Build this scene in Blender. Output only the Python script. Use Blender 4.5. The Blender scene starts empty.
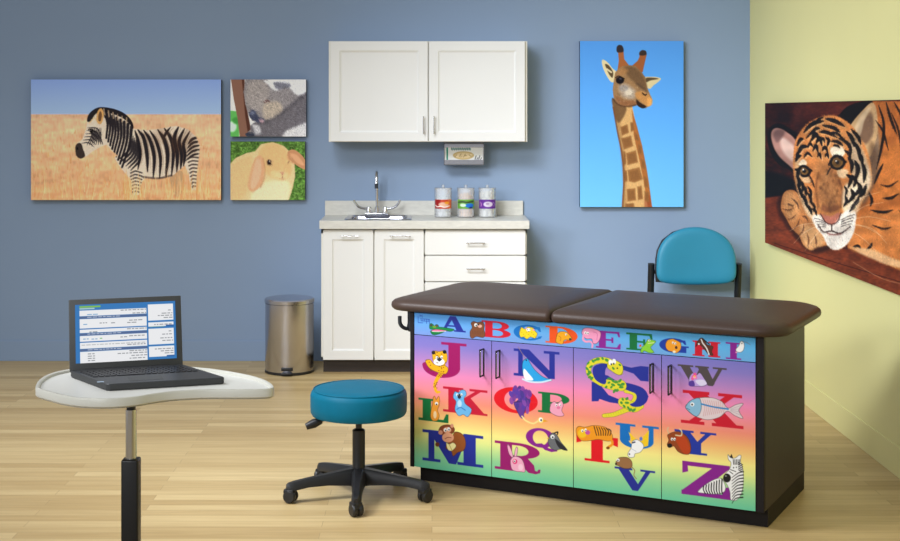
import bpy, bmesh, math, random
import numpy as np
from mathutils import Vector, Matrix

random.seed(4)
C = bpy.context.scene.collection
PI = math.pi

# ---------------------------------------------------------------- camera
F, VX, VY, EYE = 1400.0, 432.0, 112.0, 1.6
scene = bpy.context.scene
cd = bpy.data.cameras.new('camera'); cam = bpy.data.objects.new('camera', cd); C.objects.link(cam)
cam.location = (0, 0, EYE); cam.rotation_euler = (PI/2, 0, 0)
cd.sensor_width = 36; cd.lens = F/900*36
cd.shift_x = (450-VX)/900; cd.shift_y = -(270.5-VY)/900
cd.clip_start = .05
scene.camera = cam

# ---------------------------------------------------------------- world, lights, exposure
w = bpy.data.worlds.new('world'); scene.world = w; w.use_nodes = True
bg = w.node_tree.nodes['Background']; bg.inputs[0].default_value = (.93, .955, 1, 1); bg.inputs[1].default_value = .47

def area(name, loc, target, sx, sy, power, col=(1, 1, 1), spread=180):
    l = bpy.data.lights.new(name, 'AREA'); l.shape = 'RECTANGLE'; l.size = sx; l.size_y = sy
    l.energy = power; l.color = col; l.spread = math.radians(spread)
    o = bpy.data.objects.new(name, l); C.objects.link(o); o.location = loc
    o.rotation_euler = (Vector(target)-Vector(loc)).to_track_quat('-Z', 'Y').to_euler()
    return o
DAY = (.905, .945, 1)
area('softbox_key', (-3.2, -1.6, 3.5), (1.6, 8.8, .55), 1.3, 1.0, 22, DAY, 56)
area('softbox_left', (-3.6, 2.4, 2.4), (2.0, 8.6, .4), 1.0, .8, 9, DAY, 44)
area('fill_wall_wash', (-.5, 5.6, 3.1), (1.35, 9, .15), 1.4, .6, 16, DAY, 62)  # added wash, no visible fixture: brightens the lower right of the back wall
area('fill_side_wall', (-2.3, 4.9, 2.9), (2.04, 5.7, .4), 1.2, .8, 34, DAY, 90)  # added fill with no fixture in the room, brightens the yellow wall
area('fill_floor', (-1.8, 5.0, 3.3), (-1.6, 6.8, 0), 1.6, 1.0, 30, DAY, 90)  # unseen fill added to lift the floor on the left
scene.view_settings.view_transform = 'Standard'; scene.view_settings.look = 'None'
scene.view_settings.gamma = 1; scene.view_settings.use_curve_mapping = False
scene.view_settings.exposure = 0

# ---------------------------------------------------------------- helpers
def lin(c):
    c = np.asarray(c, dtype=float)/255.0
    return np.where(c <= .04045, c/12.92, ((c+.055)/1.055)**2.4)

MATS = {}
def mat(name, col, rough=.5, metal=0, vary=.04, scale=8, bump=0, stretch=(1, 1, 1), coat=0, trans=0, ior=1.45, aniso=0, spec=.5):
    if name in MATS: return MATS[name]
    m = bpy.data.materials.new(name); m.use_nodes = True; nt = m.node_tree; b = nt.nodes['Principled BSDF']
    c = lin(col)
    tc = nt.nodes.new('ShaderNodeTexCoord'); mp = nt.nodes.new('ShaderNodeMapping'); mp.inputs['Scale'].default_value = stretch
    nz = nt.nodes.new('ShaderNodeTexNoise'); nz.inputs['Scale'].default_value = scale; nz.inputs['Detail'].default_value = 5
    rp = nt.nodes.new('ShaderNodeValToRGB')
    rp.color_ramp.elements[0].position = .3; rp.color_ramp.elements[1].position = .7
    rp.color_ramp.elements[0].color = (*np.clip(c*(1-vary), 0, 1), 1); rp.color_ramp.elements[1].color = (*np.clip(c*(1+vary), 0, 1), 1)
    L = nt.links
    L.new(tc.outputs['Object'], mp.inputs[0]); L.new(mp.outputs[0], nz.inputs['Vector']); L.new(nz.outputs['Fac'], rp.inputs[0])
    L.new(rp.outputs[0], b.inputs['Base Color'])
    b.inputs['Roughness'].default_value = rough; b.inputs['Metallic'].default_value = metal
    b.inputs['Coat Weight'].default_value = coat; b.inputs['Transmission Weight'].default_value = trans; b.inputs['IOR'].default_value = ior
    b.inputs['Anisotropic'].default_value = aniso; b.inputs['Specular IOR Level'].default_value = spec
    if bump:
        bp = nt.nodes.new('ShaderNodeBump'); bp.inputs['Strength'].default_value = bump; bp.inputs['Distance'].default_value = .002
        L.new(nz.outputs['Fac'], bp.inputs['Height']); L.new(bp.outputs[0], b.inputs['Normal'])
    MATS[name] = m
    return m

def paint_mat(name, rough=.45, emit=0, coat=0, spec=.5):
    m = bpy.data.materials.new(name); m.use_nodes = True; nt = m.node_tree; b = nt.nodes['Principled BSDF']
    a = nt.nodes.new('ShaderNodeAttribute'); a.attribute_name = 'paint'
    nt.links.new(a.outputs['Color'], b.inputs['Base Color']); b.inputs['Roughness'].default_value = rough
    b.inputs['Coat Weight'].default_value = coat; b.inputs['Specular IOR Level'].default_value = spec
    if emit:
        nt.links.remove(b.inputs['Base Color'].links[0]); b.inputs['Base Color'].default_value = (.02, .02, .025, 1)
        nt.links.new(a.outputs['Color'], b.inputs['Emission Color']); b.inputs['Emission Strength'].default_value = emit
    return m

def obj(name, bm, m, parent=None, smooth=False, kind=None):
    me = bpy.data.meshes.new(name)
    bmesh.ops.recalc_face_normals(bm, faces=bm.faces)
    bm.to_mesh(me); bm.free()
    if smooth:
        me.polygons.foreach_set('use_smooth', [True]*len(me.polygons))
        me.set_sharp_from_angle(angle=math.radians(38))
    o = bpy.data.objects.new(name, me); C.objects.link(o); me.materials.append(m)
    if parent: o.parent = parent
    if kind: o['kind'] = kind
    return o

def thing(name, label, cat, loc=(0, 0, 0), rz=0, group=None):
    o = bpy.data.objects.new(name, None); C.objects.link(o); o.location = loc; o.rotation_euler = (0, 0, rz)
    o.empty_display_size = .05
    return tag(o, label, cat, group)
def tag(o, label, cat, group=None):
    o['label'] = label; o['category'] = cat
    if group: o['group'] = group
    return o
def dup(root, loc, label=None, rot=None):
    r = root.copy(); C.objects.link(r); r.location = loc
    if rot is not None: r.rotation_euler = rot
    if label: r['label'] = label
    for ch in list(root.children):
        c = ch.copy(); C.objects.link(c); c.parent = r
        for g in list(ch.children):
            d = g.copy(); C.objects.link(d); d.parent = c
    return r

def BM(): return bmesh.new()
def box(bm, x0, x1, y0, y1, z0, z1, bev=0, seg=2, rz=0, about=None):
    r = bmesh.ops.create_cube(bm, size=1)
    vs = r['verts']
    for v in vs: v.co = Vector(((x0+x1)/2+v.co.x*(x1-x0), (y0+y1)/2+v.co.y*(y1-y0), (z0+z1)/2+v.co.z*(z1-z0)))
    if rz:
        bmesh.ops.rotate(bm, verts=vs, cent=about or ((x0+x1)/2, (y0+y1)/2, 0), matrix=Matrix.Rotation(rz, 3, 'Z'))
    if bev:
        es = list({e for v in vs for e in v.link_edges})
        bmesh.ops.bevel(bm, geom=es, offset=bev, segments=seg, affect='EDGES', profile=.5)
    return bm
def bx(x0, x1, y0, y1, z0, z1, bev=0, seg=2): return box(BM(), x0, x1, y0, y1, z0, z1, bev, seg)
def lathe(bm, prof, n=40, cx=0, cy=0, a0=0, a1=2*PI):
    full = abs(a1-a0-2*PI) < 1e-6; m = n if full else n+1
    rings = []
    for r, z in prof:
        if r < 1e-6: rings.append([bm.verts.new((cx, cy, z))])
        else: rings.append([bm.verts.new((cx+r*math.cos(a0+(a1-a0)*i/n), cy+r*math.sin(a0+(a1-a0)*i/n), z)) for i in range(m)])
    for A, B in zip(rings, rings[1:]):
        for i in range(n):
            j = (i+1) % m
            q = [A[0] if len(A) == 1 else A[i], A[0] if len(A) == 1 else A[j], B[0] if len(B) == 1 else B[j], B[0] if len(B) == 1 else B[i]]
            u = []
            for v in q:
                if v not in u: u.append(v)
            if len(u) > 2: bm.faces.new(u)
    return bm
def smooth_path(p, n=6):
    p = [Vector(q) for q in p]; out = []
    for i in range(len(p)-1):
        a, b = p[i], p[i+1]; z = p[i-1] if i else a*2-b; y = p[i+2] if i+2 < len(p) else b*2-a
        for k in range(n):
            t = k/n
            out.append(.5*((2*a)+(b-z)*t+(2*z-5*a+4*b-y)*t*t+(3*a-z-3*b+y)*t**3))
    return out+[p[-1]]
def tube(bm, path, r, n=12, r2=None, sx=1, up=None):
    path = [Vector(p) for p in path]; N = len(path); rings = []
    t0 = (path[1]-path[0]).normalized()
    u = Vector(up) if up else (Vector((0, 0, 1)) if abs(t0.z) < .9 else Vector((1, 0, 0)))
    for i, p in enumerate(path):
        t = (path[min(i+1, N-1)]-path[max(i-1, 0)]).normalized()
        s = t.cross(u).normalized(); u2 = s.cross(t).normalized(); u = u2
        rr = r if r2 is None else r+(r2-r)*i/(N-1)
        if callable(r): rr = r(i/(N-1))
        rings.append([bm.verts.new(p+s*math.cos(2*PI*k/n)*rr*sx+u2*math.sin(2*PI*k/n)*rr) for k in range(n)])
    for A, B in zip(rings, rings[1:]):
        for k in range(n): bm.faces.new((A[k], A[(k+1) % n], B[(k+1) % n], B[k]))
    bm.faces.new(rings[0]); bm.faces.new(rings[-1])
    return bm
def loft(bm, loops, cap=True):
    R = [[bm.verts.new(p) for p in l] for l in loops]; n = len(R[0])
    for A, B in zip(R, R[1:]):
        for k in range(n): bm.faces.new((A[k], A[(k+1) % n], B[(k+1) % n], B[k]))
    if cap: bm.faces.new(R[0]); bm.faces.new(R[-1])
    return bm
def unproj(x, y, z):
    Y = (EYE-z)*F/(y-VY); return Vector(((x-VX)*Y/F, Y, z))

# ---------------------------------------------------------------- painter for the pictures and prints
class Canvas:
    def __init__(s, x0, y0, x1, y1, k, col=(128, 128, 128)):
        s.x0, s.y0, s.k = x0, y0, k
        s.W = int(round((x1-x0)*k)); s.H = int(round((y1-y0)*k)); s.a = np.zeros((s.H, s.W, 3)); s.a[:] = col
        s.map = (0, 0, 1); s.T = None
        s.rng = np.random.default_rng(7)
    def at(s, ox, oy, sc): s.map = (ox, oy, sc); return s
    def P(s, pts):
        p = np.atleast_2d(np.asarray(pts, dtype=float)); ox, oy, sc = s.map
        p = np.stack([ox+p[:, 0]/sc, oy+p[:, 1]/sc], 1)
        if s.T is not None: p = s.T(p)
        return (p-np.array([s.x0, s.y0]))*s.k
    def unit(s): return s.k/s.map[2]
    def box_(s, q, pad):
        x0 = max(0, int(q[:, 0].min()-pad)); x1 = min(s.W, int(q[:, 0].max()+pad)+2)
        y0 = max(0, int(q[:, 1].min()-pad)); y1 = min(s.H, int(q[:, 1].max()+pad)+2)
        if x1 <= x0 or y1 <= y0: return None
        X, Y = np.meshgrid(np.arange(x0, x1)+.5, np.arange(y0, y1)+.5)
        return x0, x1, y0, y1, X, Y
    @staticmethod
    def segd(X, Y, a, b):
        d = b-a; L = max(float(d@d), 1e-9)
        t = np.clip(((X-a[0])*d[0]+(Y-a[1])*d[1])/L, 0, 1)
        return np.hypot(X-a[0]-t*d[0], Y-a[1]-t*d[1]), t
    def put(s, b, cov, col, al):
        x0, x1, y0, y1 = b[:4]; c = (np.clip(cov, 0, 1)*al)[..., None]
        s.a[y0:y1, x0:x1] = s.a[y0:y1, x0:x1]*(1-c)+np.asarray(col, dtype=float)*c
    def poly(s, pts, col, al=1, soft=.5, sm=False, raw=False):
        if sm:
            p = list(map(tuple, pts)); n = len(p); out = []
            for i in range(n):
                z, a, b_, y = [np.array(p[(i+k) % n], float) for k in (-1, 0, 1, 2)]
                for t in np.arange(0, 1, .2): out.append(.5*((2*a)+(b_-z)*t+(2*z-5*a+4*b_-y)*t*t+(3*a-z-3*b_+y)*t**3))
            pts = out
        q = s.P(pts) if not raw else np.asarray(pts, float)
        b = s.box_(q, soft+1)
        if b is None: return
        X, Y = b[4], b[5]; ins = np.zeros(X.shape, bool); dm = np.full(X.shape, 1e9); n = len(q)
        for i in range(n):
            a, c = q[i], q[(i+1) % n]
            if a[1] != c[1]:
                cr = ((Y < a[1]) != (Y < c[1])) & (X < (c[0]-a[0])*(Y-a[1])/(c[1]-a[1])+a[0]); ins ^= cr
            d, _ = s.segd(X, Y, a, c); dm = np.minimum(dm, d)
        sd = np.where(ins, -dm, dm); s.put(b, .5-sd/(2*soft), col, al)
    def ell(s, cx, cy, rx, ry, col, al=1, rot=0, soft=.5):
        a = np.linspace(0, 2*PI, 29)[:-1]; c, n = math.cos(math.radians(rot)), math.sin(math.radians(rot))
        x, y = rx*np.cos(a), ry*np.sin(a)
        s.poly(np.stack([cx+x*c-y*n, cy+x*n+y*c], 1), col, al, soft)
    def line(s, pts, w, col, al=1, w2=None, sm=True, soft=.5, taper=False):
        if sm and len(pts) > 2: pts = [tuple(p)[:2] for p in smooth_path([(x, y, 0) for x, y in pts], 4)]
        q = s.P(pts); u = s.unit(); w = w*u/2; w2 = w if w2 is None else w2*u/2
        b = s.box_(q, max(w, w2)+soft+1)
        if b is None: return
        X, Y = b[4], b[5]; sd = np.full(X.shape, 1e9); n = len(q)-1
        if n < 1: return
        for i in range(n):
            d, t = s.segd(X, Y, q[i], q[i+1]); f = (i+t)/n
            ww = w+(w2-w)*f
            if taper: ww = w*np.sqrt(np.clip(np.sin(PI*np.clip(f, .03, .97)), 0, 1))
            sd = np.minimum(sd, d-ww)
        s.put(b, .5-sd/(2*soft), col, al)
    def vgrad(s, stops, x=None):
        v = (np.arange(s.H)+.5)/s.H; ps = [p for p, _ in stops]; cs = np.array([c for _, c in stops], float)
        g = np.stack([np.interp(v, ps, cs[:, i]) for i in range(3)], 1); s.a[:] = g[:, None, :]
    def noise(s, amp, sx, sy, mask=None):
        # smooth value noise multiplied over the canvas
        gw, gh = int(s.W/sx)+3, int(s.H/sy)+3; g = s.rng.random((gh, gw))*2-1
        X, Y = np.meshgrid(np.arange(s.W)/sx, np.arange(s.H)/sy); i, j = X.astype(int), Y.astype(int); fx, fy = X-i, Y-j
        fx = fx*fx*(3-2*fx); fy = fy*fy*(3-2*fy)
        n = (g[j, i]*(1-fx)+g[j, i+1]*fx)*(1-fy)+(g[j+1, i]*(1-fx)+g[j+1, i+1]*fx)*fy
        m = 1 if mask is None else mask
        s.a *= (1+amp*n*m)[..., None]; np.clip(s.a, 0, 255, out=s.a)
    def mask(s, pts, sm=True):
        t = s.a; s.a = np.zeros_like(t); s.poly(pts, (1, 1, 1), 1, 1.5, sm); m = s.a[..., 0]; s.a = t; return m
    def fur(s, mask, n, length, ang, jit=.35, amp=.3, al=.6):
        # short hairs that drag the colour under their root, lighter or darker
        ys, xs = np.nonzero(mask > .5)
        if not len(ys): return
        k = s.rng.integers(0, len(ys), n); x, y = xs[k]+s.rng.random(n), ys[k]+s.rng.random(n)
        th = (ang(x/s.k+s.x0, y/s.k+s.y0) if callable(ang) else np.full(n, ang))+s.rng.normal(0, jit, n)
        L = length*s.k*(.5+s.rng.random(n)); f = 1+amp*s.rng.normal(0, 1, n)
        col = s.a[y.astype(int), x.astype(int)]*f[:, None]
        for t in np.linspace(0, 1, max(2, int(length*s.k*1.5))):
            i = (x+np.cos(th)*L*t).astype(int); j = (y+np.sin(th)*L*t).astype(int)
            ok = (i >= 0) & (i < s.W) & (j >= 0) & (j < s.H)
            s.a[j[ok], i[ok]] = s.a[j[ok], i[ok]]*(1-al)+col[ok]*al
        np.clip(s.a, 0, 255, out=s.a)
    def blur(s, n=1):
        for _ in range(n):
            p = np.pad(s.a, ((1, 1), (1, 1), (0, 0)), 'edge')
            s.a = (p[:-2, 1:-1]+p[2:, 1:-1]+p[1:-1, :-2]+p[1:-1, 2:]+2*p[1:-1, 1:-1])/6
    def gain(s, g, gamma=1.0, sat=1.0):
        # print brightness and contrast of the whole picture
        l = lin(np.clip(s.a, 0, 255))*g; l = np.clip(l, 0, 1)**gamma; m = l.mean(2, keepdims=True); l = np.clip(m+(l-m)*sat, 0, 1)
        s.a = 255*np.where(l <= .0031308, l*12.92, 1.055*l**(1/2.4)-.055); return s
    def sample(s, x, y):
        X = np.clip((x-s.x0)*s.k-.5, 0, s.W-1.001); Y = np.clip((y-s.y0)*s.k-.5, 0, s.H-1.001)
        i, j = X.astype(int), Y.astype(int); fx, fy = (X-i)[:, None], (Y-j)[:, None]; a = s.a
        return (a[j, i]*(1-fx)+a[j, i+1]*fx)*(1-fy)+(a[j+1, i]*(1-fx)+a[j+1, i+1]*fx)*fy

def panel(name, w, h, th, nx, ny, colfn, front, side, parent=None, loc=(0, 0, 0), rz=0):
    """a board whose front (facing local -y) carries the painted colours; u,v in 0..1, v down"""
    u, v = np.meshgrid(np.linspace(0, 1, nx+1), np.linspace(0, 1, ny+1)); u, v = u.ravel(), v.ravel()
    co = np.stack([u*w, np.zeros_like(u), (1-v)*h], 1)
    i, j = np.meshgrid(np.arange(nx), np.arange(ny)); a = (j*(nx+1)+i).ravel()
    f = np.stack([a, a+nx+1, a+nx+2, a+1], 1)
    n0 = len(co)
    ext = np.array([(x, y, z) for y in (0, th) for z in (0, h) for x in (0, w)], float)
    fe = np.array([(0, 4, 5, 1), (2, 3, 7, 6), (0, 2, 6, 4), (1, 5, 7, 3), (4, 6, 7, 5)])+n0
    co = np.vstack([co, ext]); fa = np.vstack([f, fe])
    me = bpy.data.meshes.new(name)
    me.vertices.add(len(co)); me.vertices.foreach_set('co', co.ravel())
    me.loops.add(fa.size); me.loops.foreach_set('vertex_index', fa.ravel().astype(np.int32))
    me.polygons.add(len(fa)); me.polygons.foreach_set('loop_start', np.arange(0, fa.size, 4, dtype=np.int32))
    me.update(calc_edges=True)
    mi = np.zeros(len(fa), dtype=np.int32); mi[-5:] = 1
    me.materials.append(front); me.materials.append(side)
    me.polygons.foreach_set('material_index', mi)
    at = me.color_attributes.new('paint', 'FLOAT_COLOR', 'POINT')
    c = np.ones((len(co), 4)); c[:n0, :3] = lin(np.clip(colfn(u, v), 0, 255)); c[n0:, :3] = c[0, :3]
    at.data.foreach_set('color', c.ravel().astype(np.float32))
    me.validate(); me.update()
    o = bpy.data.objects.new(name, me); C.objects.link(o); o.location = loc; o.rotation_euler = (0, 0, rz)
    if parent: o.parent = parent
    return o

# ---------------------------------------------------------------- room
WALLY, WALLX = 9.0, 2.044
wall_blue = mat('blue_wall_paint', (136, 157, 186), .6, vary=.015, scale=1.5)
wall_yel = mat('yellow_wall_paint', (228, 222, 156), .6, vary=.015, scale=1.5)
def structure(name, bm, m): return obj(name, bm, m, kind='structure')
structure('wall_back', bx(-4.2, WALLX+.12, WALLY, WALLY+.12, -.06, 2.9), wall_blue)
structure('wall_right', bx(WALLX, WALLX+.12, -.5, WALLY, -.06, 2.9), wall_yel)
structure('baseboard_back', bx(-4.2, WALLX, WALLY-.006, WALLY, 0, .13, .002), wall_blue)
structure('baseboard_right', bx(WALLX-.006, WALLX, -.5, WALLY-.006, 0, .135, .002), wall_yel)

def floor_mat():
    m = bpy.data.materials.new('light_maple_planks'); m.use_nodes = True; nt = m.node_tree; L = nt.links; b = nt.nodes['Principled BSDF']
    tc = nt.nodes.new('ShaderNodeTexCoord')
    br = nt.nodes.new('ShaderNodeTexBrick'); br.offset = .37; br.inputs['Scale'].default_value = 1
    br.inputs['Brick Width'].default_value = 1.15; br.inputs['Row Height'].default_value = .075
    br.inputs['Mortar Size'].default_value = .0012; br.inputs['Mortar Smooth'].default_value = .4; br.inputs['Bias'].default_value = 0
    br.inputs['Color1'].default_value = (*lin((190, 162, 112)), 1); br.inputs['Color2'].default_value = (*lin((216, 191, 140)), 1)
    br.inputs['Mortar'].default_value = (*lin((168, 142, 102)), 1)
    L.new(tc.outputs['Object'], br.inputs['Vector'])
    mp = nt.nodes.new('ShaderNodeMapping'); mp.inputs['Scale'].default_value = (.9, 14, 1); L.new(tc.outputs['Object'], mp.inputs[0])
    nz = nt.nodes.new('ShaderNodeTexNoise'); nz.inputs['Scale'].default_value = 3; nz.inputs['Detail'].default_value = 7; nz.inputs['Distortion'].default_value = .4
    L.new(mp.outputs[0], nz.inputs['Vector'])
    rp = nt.nodes.new('ShaderNodeValToRGB'); rp.color_ramp.elements[0].position = .3; rp.color_ramp.elements[1].position = .72
    rp.color_ramp.elements[0].color = (.80, .77, .72, 1); rp.color_ramp.elements[1].color = (1.0, 1.0, 1.0, 1)
    L.new(nz.outputs['Fac'], rp.inputs[0])
    mx = nt.nodes.new('ShaderNodeMix'); mx.data_type = 'RGBA'; mx.blend_type = 'MULTIPLY'; mx.inputs[0].default_value = .8
    L.new(br.outputs['Color'], mx.inputs[6]); L.new(rp.outputs[0], mx.inputs[7]); L.new(mx.outputs[2], b.inputs['Base Color'])
    b.inputs['Roughness'].default_value = .4; b.inputs['Specular IOR Level'].default_value = .25
    return m
structure('floor', bx(-4.2, WALLX+.12, -.5, WALLY+.12, -.06, 0), floor_mat())

# ---------------------------------------------------------------- shared materials
M_white = mat('white_painted_cabinet', (224, 224, 222), .38, vary=.012, scale=3)
M_edge = mat('cream_cabinet_edge', (222, 219, 208), .4, vary=.02)
M_chrome = mat('brushed_nickel', (214, 214, 216), .22, 1, vary=.04)
M_steel = mat('stainless_steel', (192, 192, 200), .25, 1, vary=.05, scale=5, stretch=(1, 1, .2), aniso=.5)
M_dkmetal = mat('dark_gunmetal', (60, 62, 68), .35, .6)
M_toe = mat('dark_brown_toe_kick', (50, 42, 38), .5, vary=.1)
M_espresso = mat('espresso_wood_laminate', (40, 31, 33), .42, vary=.12, scale=6, stretch=(6, 6, .5))
M_edgeblk = mat('black_brown_edge_band', (22, 18, 19), .5, vary=.1, spec=.25)
M_black = mat('black_plastic', (32, 32, 34), .38, vary=.1)
M_blackmetal = mat('black_powder_coat', (22, 22, 24), .4, vary=.1)
M_teal = mat('teal_vinyl', (3, 96, 122), .5, vary=.03, scale=30, spec=.16)
M_tealc = mat('teal_chair_vinyl', (38, 128, 158), .5, vary=.05, scale=4)
M_brownv = mat('dark_brown_vinyl', (66, 51, 44), .42, vary=.05, scale=60, bump=.15, spec=.32)
M_canvas = paint_mat('printed_canvas', .7, spec=.15)
M_gloss = paint_mat('glossy_printed_laminate', .4, spec=.3)
M_cside = mat('canvas_edge', (70, 74, 80), .7)

# ---------------------------------------------------------------- wall pictures
def hang(name, cv, x0, y0, x1, y1, label, dens=2.4, th=.045, side=None):
    Y = WALLY-th-.004; k = Y/F
    o = panel(name, (x1-x0)*k, (y1-y0)*k, th, int((x1-x0)*dens), int((y1-y0)*dens),
              lambda u, v: cv.sample(x0+u*(x1-x0), y0+v*(y1-y0)), M_canvas, side or M_cside,
              loc=((x0-VX)*k, Y, EYE-(y1-VY)*k))
    return tag(o, label, 'picture')

def interp_poly(a, b, f):
    a, b = np.array(a, float), np.array(b, float); return a+(b-a)*f

# zebra -------------------------------------------------
def zebra_picture():
    c = Canvas(31, 79, 222, 201, 3)
    c.vgrad([(0, (124, 150, 250)), (.285, (146, 172, 255)), (.292, (216, 172, 138)), (.42, (222, 176, 138)), (1, (212, 156, 112))])
    g = np.zeros((c.H, c.W)); g[int(.292*c.H):] = 1
    c.noise(.07, 60, 14, g); c.noise(.06, 14, 8, g); c.noise(.05, 4, 12, g)
    c.at(75, 75, 4.164)
    def grass(n, ylo, yhi, seed, big=1):
        r = random.Random(seed)
        for i in range(n):
            x = r.uniform(-190, 620); y = r.uniform(ylo, yhi); L = r.uniform(14, 46)*big*(.4+.6*(y-ylo)/(yhi-ylo+1))
            col = r.choice([(238, 196, 142), (228, 172, 110), (190, 128, 76), (246, 212, 162), (178, 116, 66), (214, 150, 94)])
            c.line([(x, y), (x+r.uniform(-.3, .3)*L, y-L)], r.uniform(2, 4.5), col, r.uniform(.25, .6), w2=1, sm=False)
    grass(650, 240, 530, 1)
    base = (206, 190, 172)
    body = [(52, 190), (60, 160), (95, 139), (140, 141), (190, 157), (232, 192), (244, 224), (300, 230), (350, 224), (420, 212), (470, 226),
            (505, 258), (520, 298), (516, 340), (508, 400), (503, 480), (486, 480), (472, 410), (458, 376), (430, 400), (400, 424), (345, 432), (292, 430),
            (278, 445), (266, 500), (238, 500), (236, 440), (208, 408), (182, 374), (164, 345), (178, 335), (152, 314), (132, 290), (108, 298),
            (75, 317), (48, 338), (24, 348), (5, 335), (1, 305), (10, 284), (30, 268), (46, 225)]
    # far hind leg & tail
    c.poly([(396, 420), (445, 400), (455, 470), (440, 500), (415, 500)], (176, 140, 104), .9, sm=True)
    c.poly(body, base, sm=False, soft=.9)
    m = c.mask(body, sm=False)
    K = (26, 22, 28)
    old = c.a.copy()
    # body stripes: top point, mid, bottom
    strips = [((262, 228), (286, 262), (300, 330), (302, 402), 11), ((286, 230), (312, 270), (330, 340), (326, 426), 11), ((312, 232), (338, 275), (356, 345), (352, 430), 10),
              ((250, 232), (262, 270), (272, 330), (262, 392), 10),
              ((345, 228), (372, 270), (386, 335), (378, 428), 12), ((372, 222), (398, 262), (410, 320), (402, 420), 11),
              ((432, 213), (414, 262), (426, 330), (424, 404), 12), ((456, 222), (434, 275), (444, 330), (440, 392), 11), ((478, 234), (452, 285), (458, 330), (452, 378), 10),
              ((398, 217), (380, 240), (374, 252), (368, 262), 8)]
    for a, b, d, e, wd in strips:
        c.line([a, b, d, e], wd*1.75, (84, 58, 44), .6, taper=True); c.line([a, b, d, e], wd*1.35, K, .95, taper=True)
        c.line([(a[0]+12, a[1]+2), (b[0]+12, b[1]), (d[0]+12, d[1]), (e[0]+11, e[1]-14)], 2.6, (96, 72, 58), .5, taper=True)
    for k in range(5):   # rump bands
        y = 262+k*17
        c.line([(470-k*2, y+26), (490, y+4), (522, y-4)], 12-k*.6, K, .93, taper=True)
    for k in range(9):   # hind leg bands
        y = 342+k*15
        c.line([(470+k*2.4, y+6), (490, y), (514-k, y+2)], 6.5, (52, 40, 38), .85)
    # neck
    for k in range(9):
        f = k/8
        top = interp_poly((112, 142), (236, 214), f); bot = interp_poly((130, 262), (196, 384), f)
        mid = (top+bot)/2+np.array([14-4*f, -6])
        c.line([tuple(top), tuple(mid), tuple(bot)], 11.5+2*f, K, .95, taper=False, w2=8.5)
    # chest / shoulder chevrons
    for k in range(6):
        x = 214+k*13
        c.line([(236+k*6, 246+k*8), (226+k*9, 310+k*8), (182+k*10, 352+k*9)], 10.5, K, .9, taper=True)
    for k in range(7):
        y = 404+k*14; c.line([(232, y+4), (252, y-4), (278, y+3)], 6, K, .82)
    # head stripes
    for k in range(8):
        f = k/7
        c.line([(60+f*48, 218+f*2), (70+f*38, 250+f*14), (50+f*66, 292-f*4)], 5.2, K, .9, taper=True)
    for k in range(6):
        c.line([(28+k*5, 284-k*13), (56+k*7, 282-k*12), (80+k*6, 300-k*10)], 4.6, K, .85, taper=True)
    cc = c.a; c.a = old*(1-m[..., None])+cc*m[..., None]
    # brown tint between stripes
    for (x, y) in [(360, 250), (470, 260), (420, 290), (490, 300)]: c.ell(x, y, 26, 34, (96, 60, 36), .22, soft=9)
    c.line([(282, 424), (345, 430), (402, 418)], 8, (50, 38, 34), .7, soft=1.5)
    # belly shade stripe, muzzle, eye, ear, mane
    c.poly([(1, 300), (12, 284), (26, 286), (34, 310), (42, 336), (24, 348), (6, 336)], (44, 34, 32), .95, sm=True)
    c.ell(10, 306, 4, 6, (12, 10, 10)); c.ell(68, 236, 7, 5, (14, 10, 10)); c.line([(56, 226), (70, 226), (80, 236)], 4, (18, 14, 14))
    c.poly([(50, 192), (56, 166), (76, 145), (104, 134), (150, 138), (196, 154), (226, 178), (242, 205), (242, 224), (230, 206), (196, 178), (150, 160), (112, 152), (84, 164), (66, 192)], (24, 20, 24), .96, sm=True)
    for k in range(6): c.line([(120+k*19, 141+k*7.5), (124+k*18, 166+k*7)], 5, (176, 150, 122), .8)
    c.poly([(92, 196), (90, 165), (100, 143), (112, 140), (120, 160), (116, 188), (106, 204)], (196, 150, 92), 1, sm=True)
    c.poly([(98, 190), (98, 165), (105, 150), (112, 164), (108, 190)], (92, 62, 42), .9, sm=True)
    c.line([(60, 200), (80, 178), (90, 190)], 5, (206, 176, 130), .9)
    c.fur(m, 9000, .9, 1.8, .6, .1, .4)
    r = random.Random(5)
    for i in range(330):
        x = r.choice([r.uniform(200, 290), r.uniform(380, 560), r.uniform(-190, 620)]); y = r.uniform(470, 540); L = r.uniform(30, 95)
        c.line([(x, y), (x+r.uniform(-.22, .22)*L, y-L)], r.uniform(2, 4), r.choice([(236, 190, 134), (222, 164, 102), (196, 134, 82), (244, 206, 152)]), r.uniform(.35, .75), w2=1, sm=False)
    return c.gain(1.62, 1.0)
hang('wall_picture', zebra_picture(), 31, 79.5, 221, 200, 'wide picture of a striped zebra standing in dry grass, on the blue wall')

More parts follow.
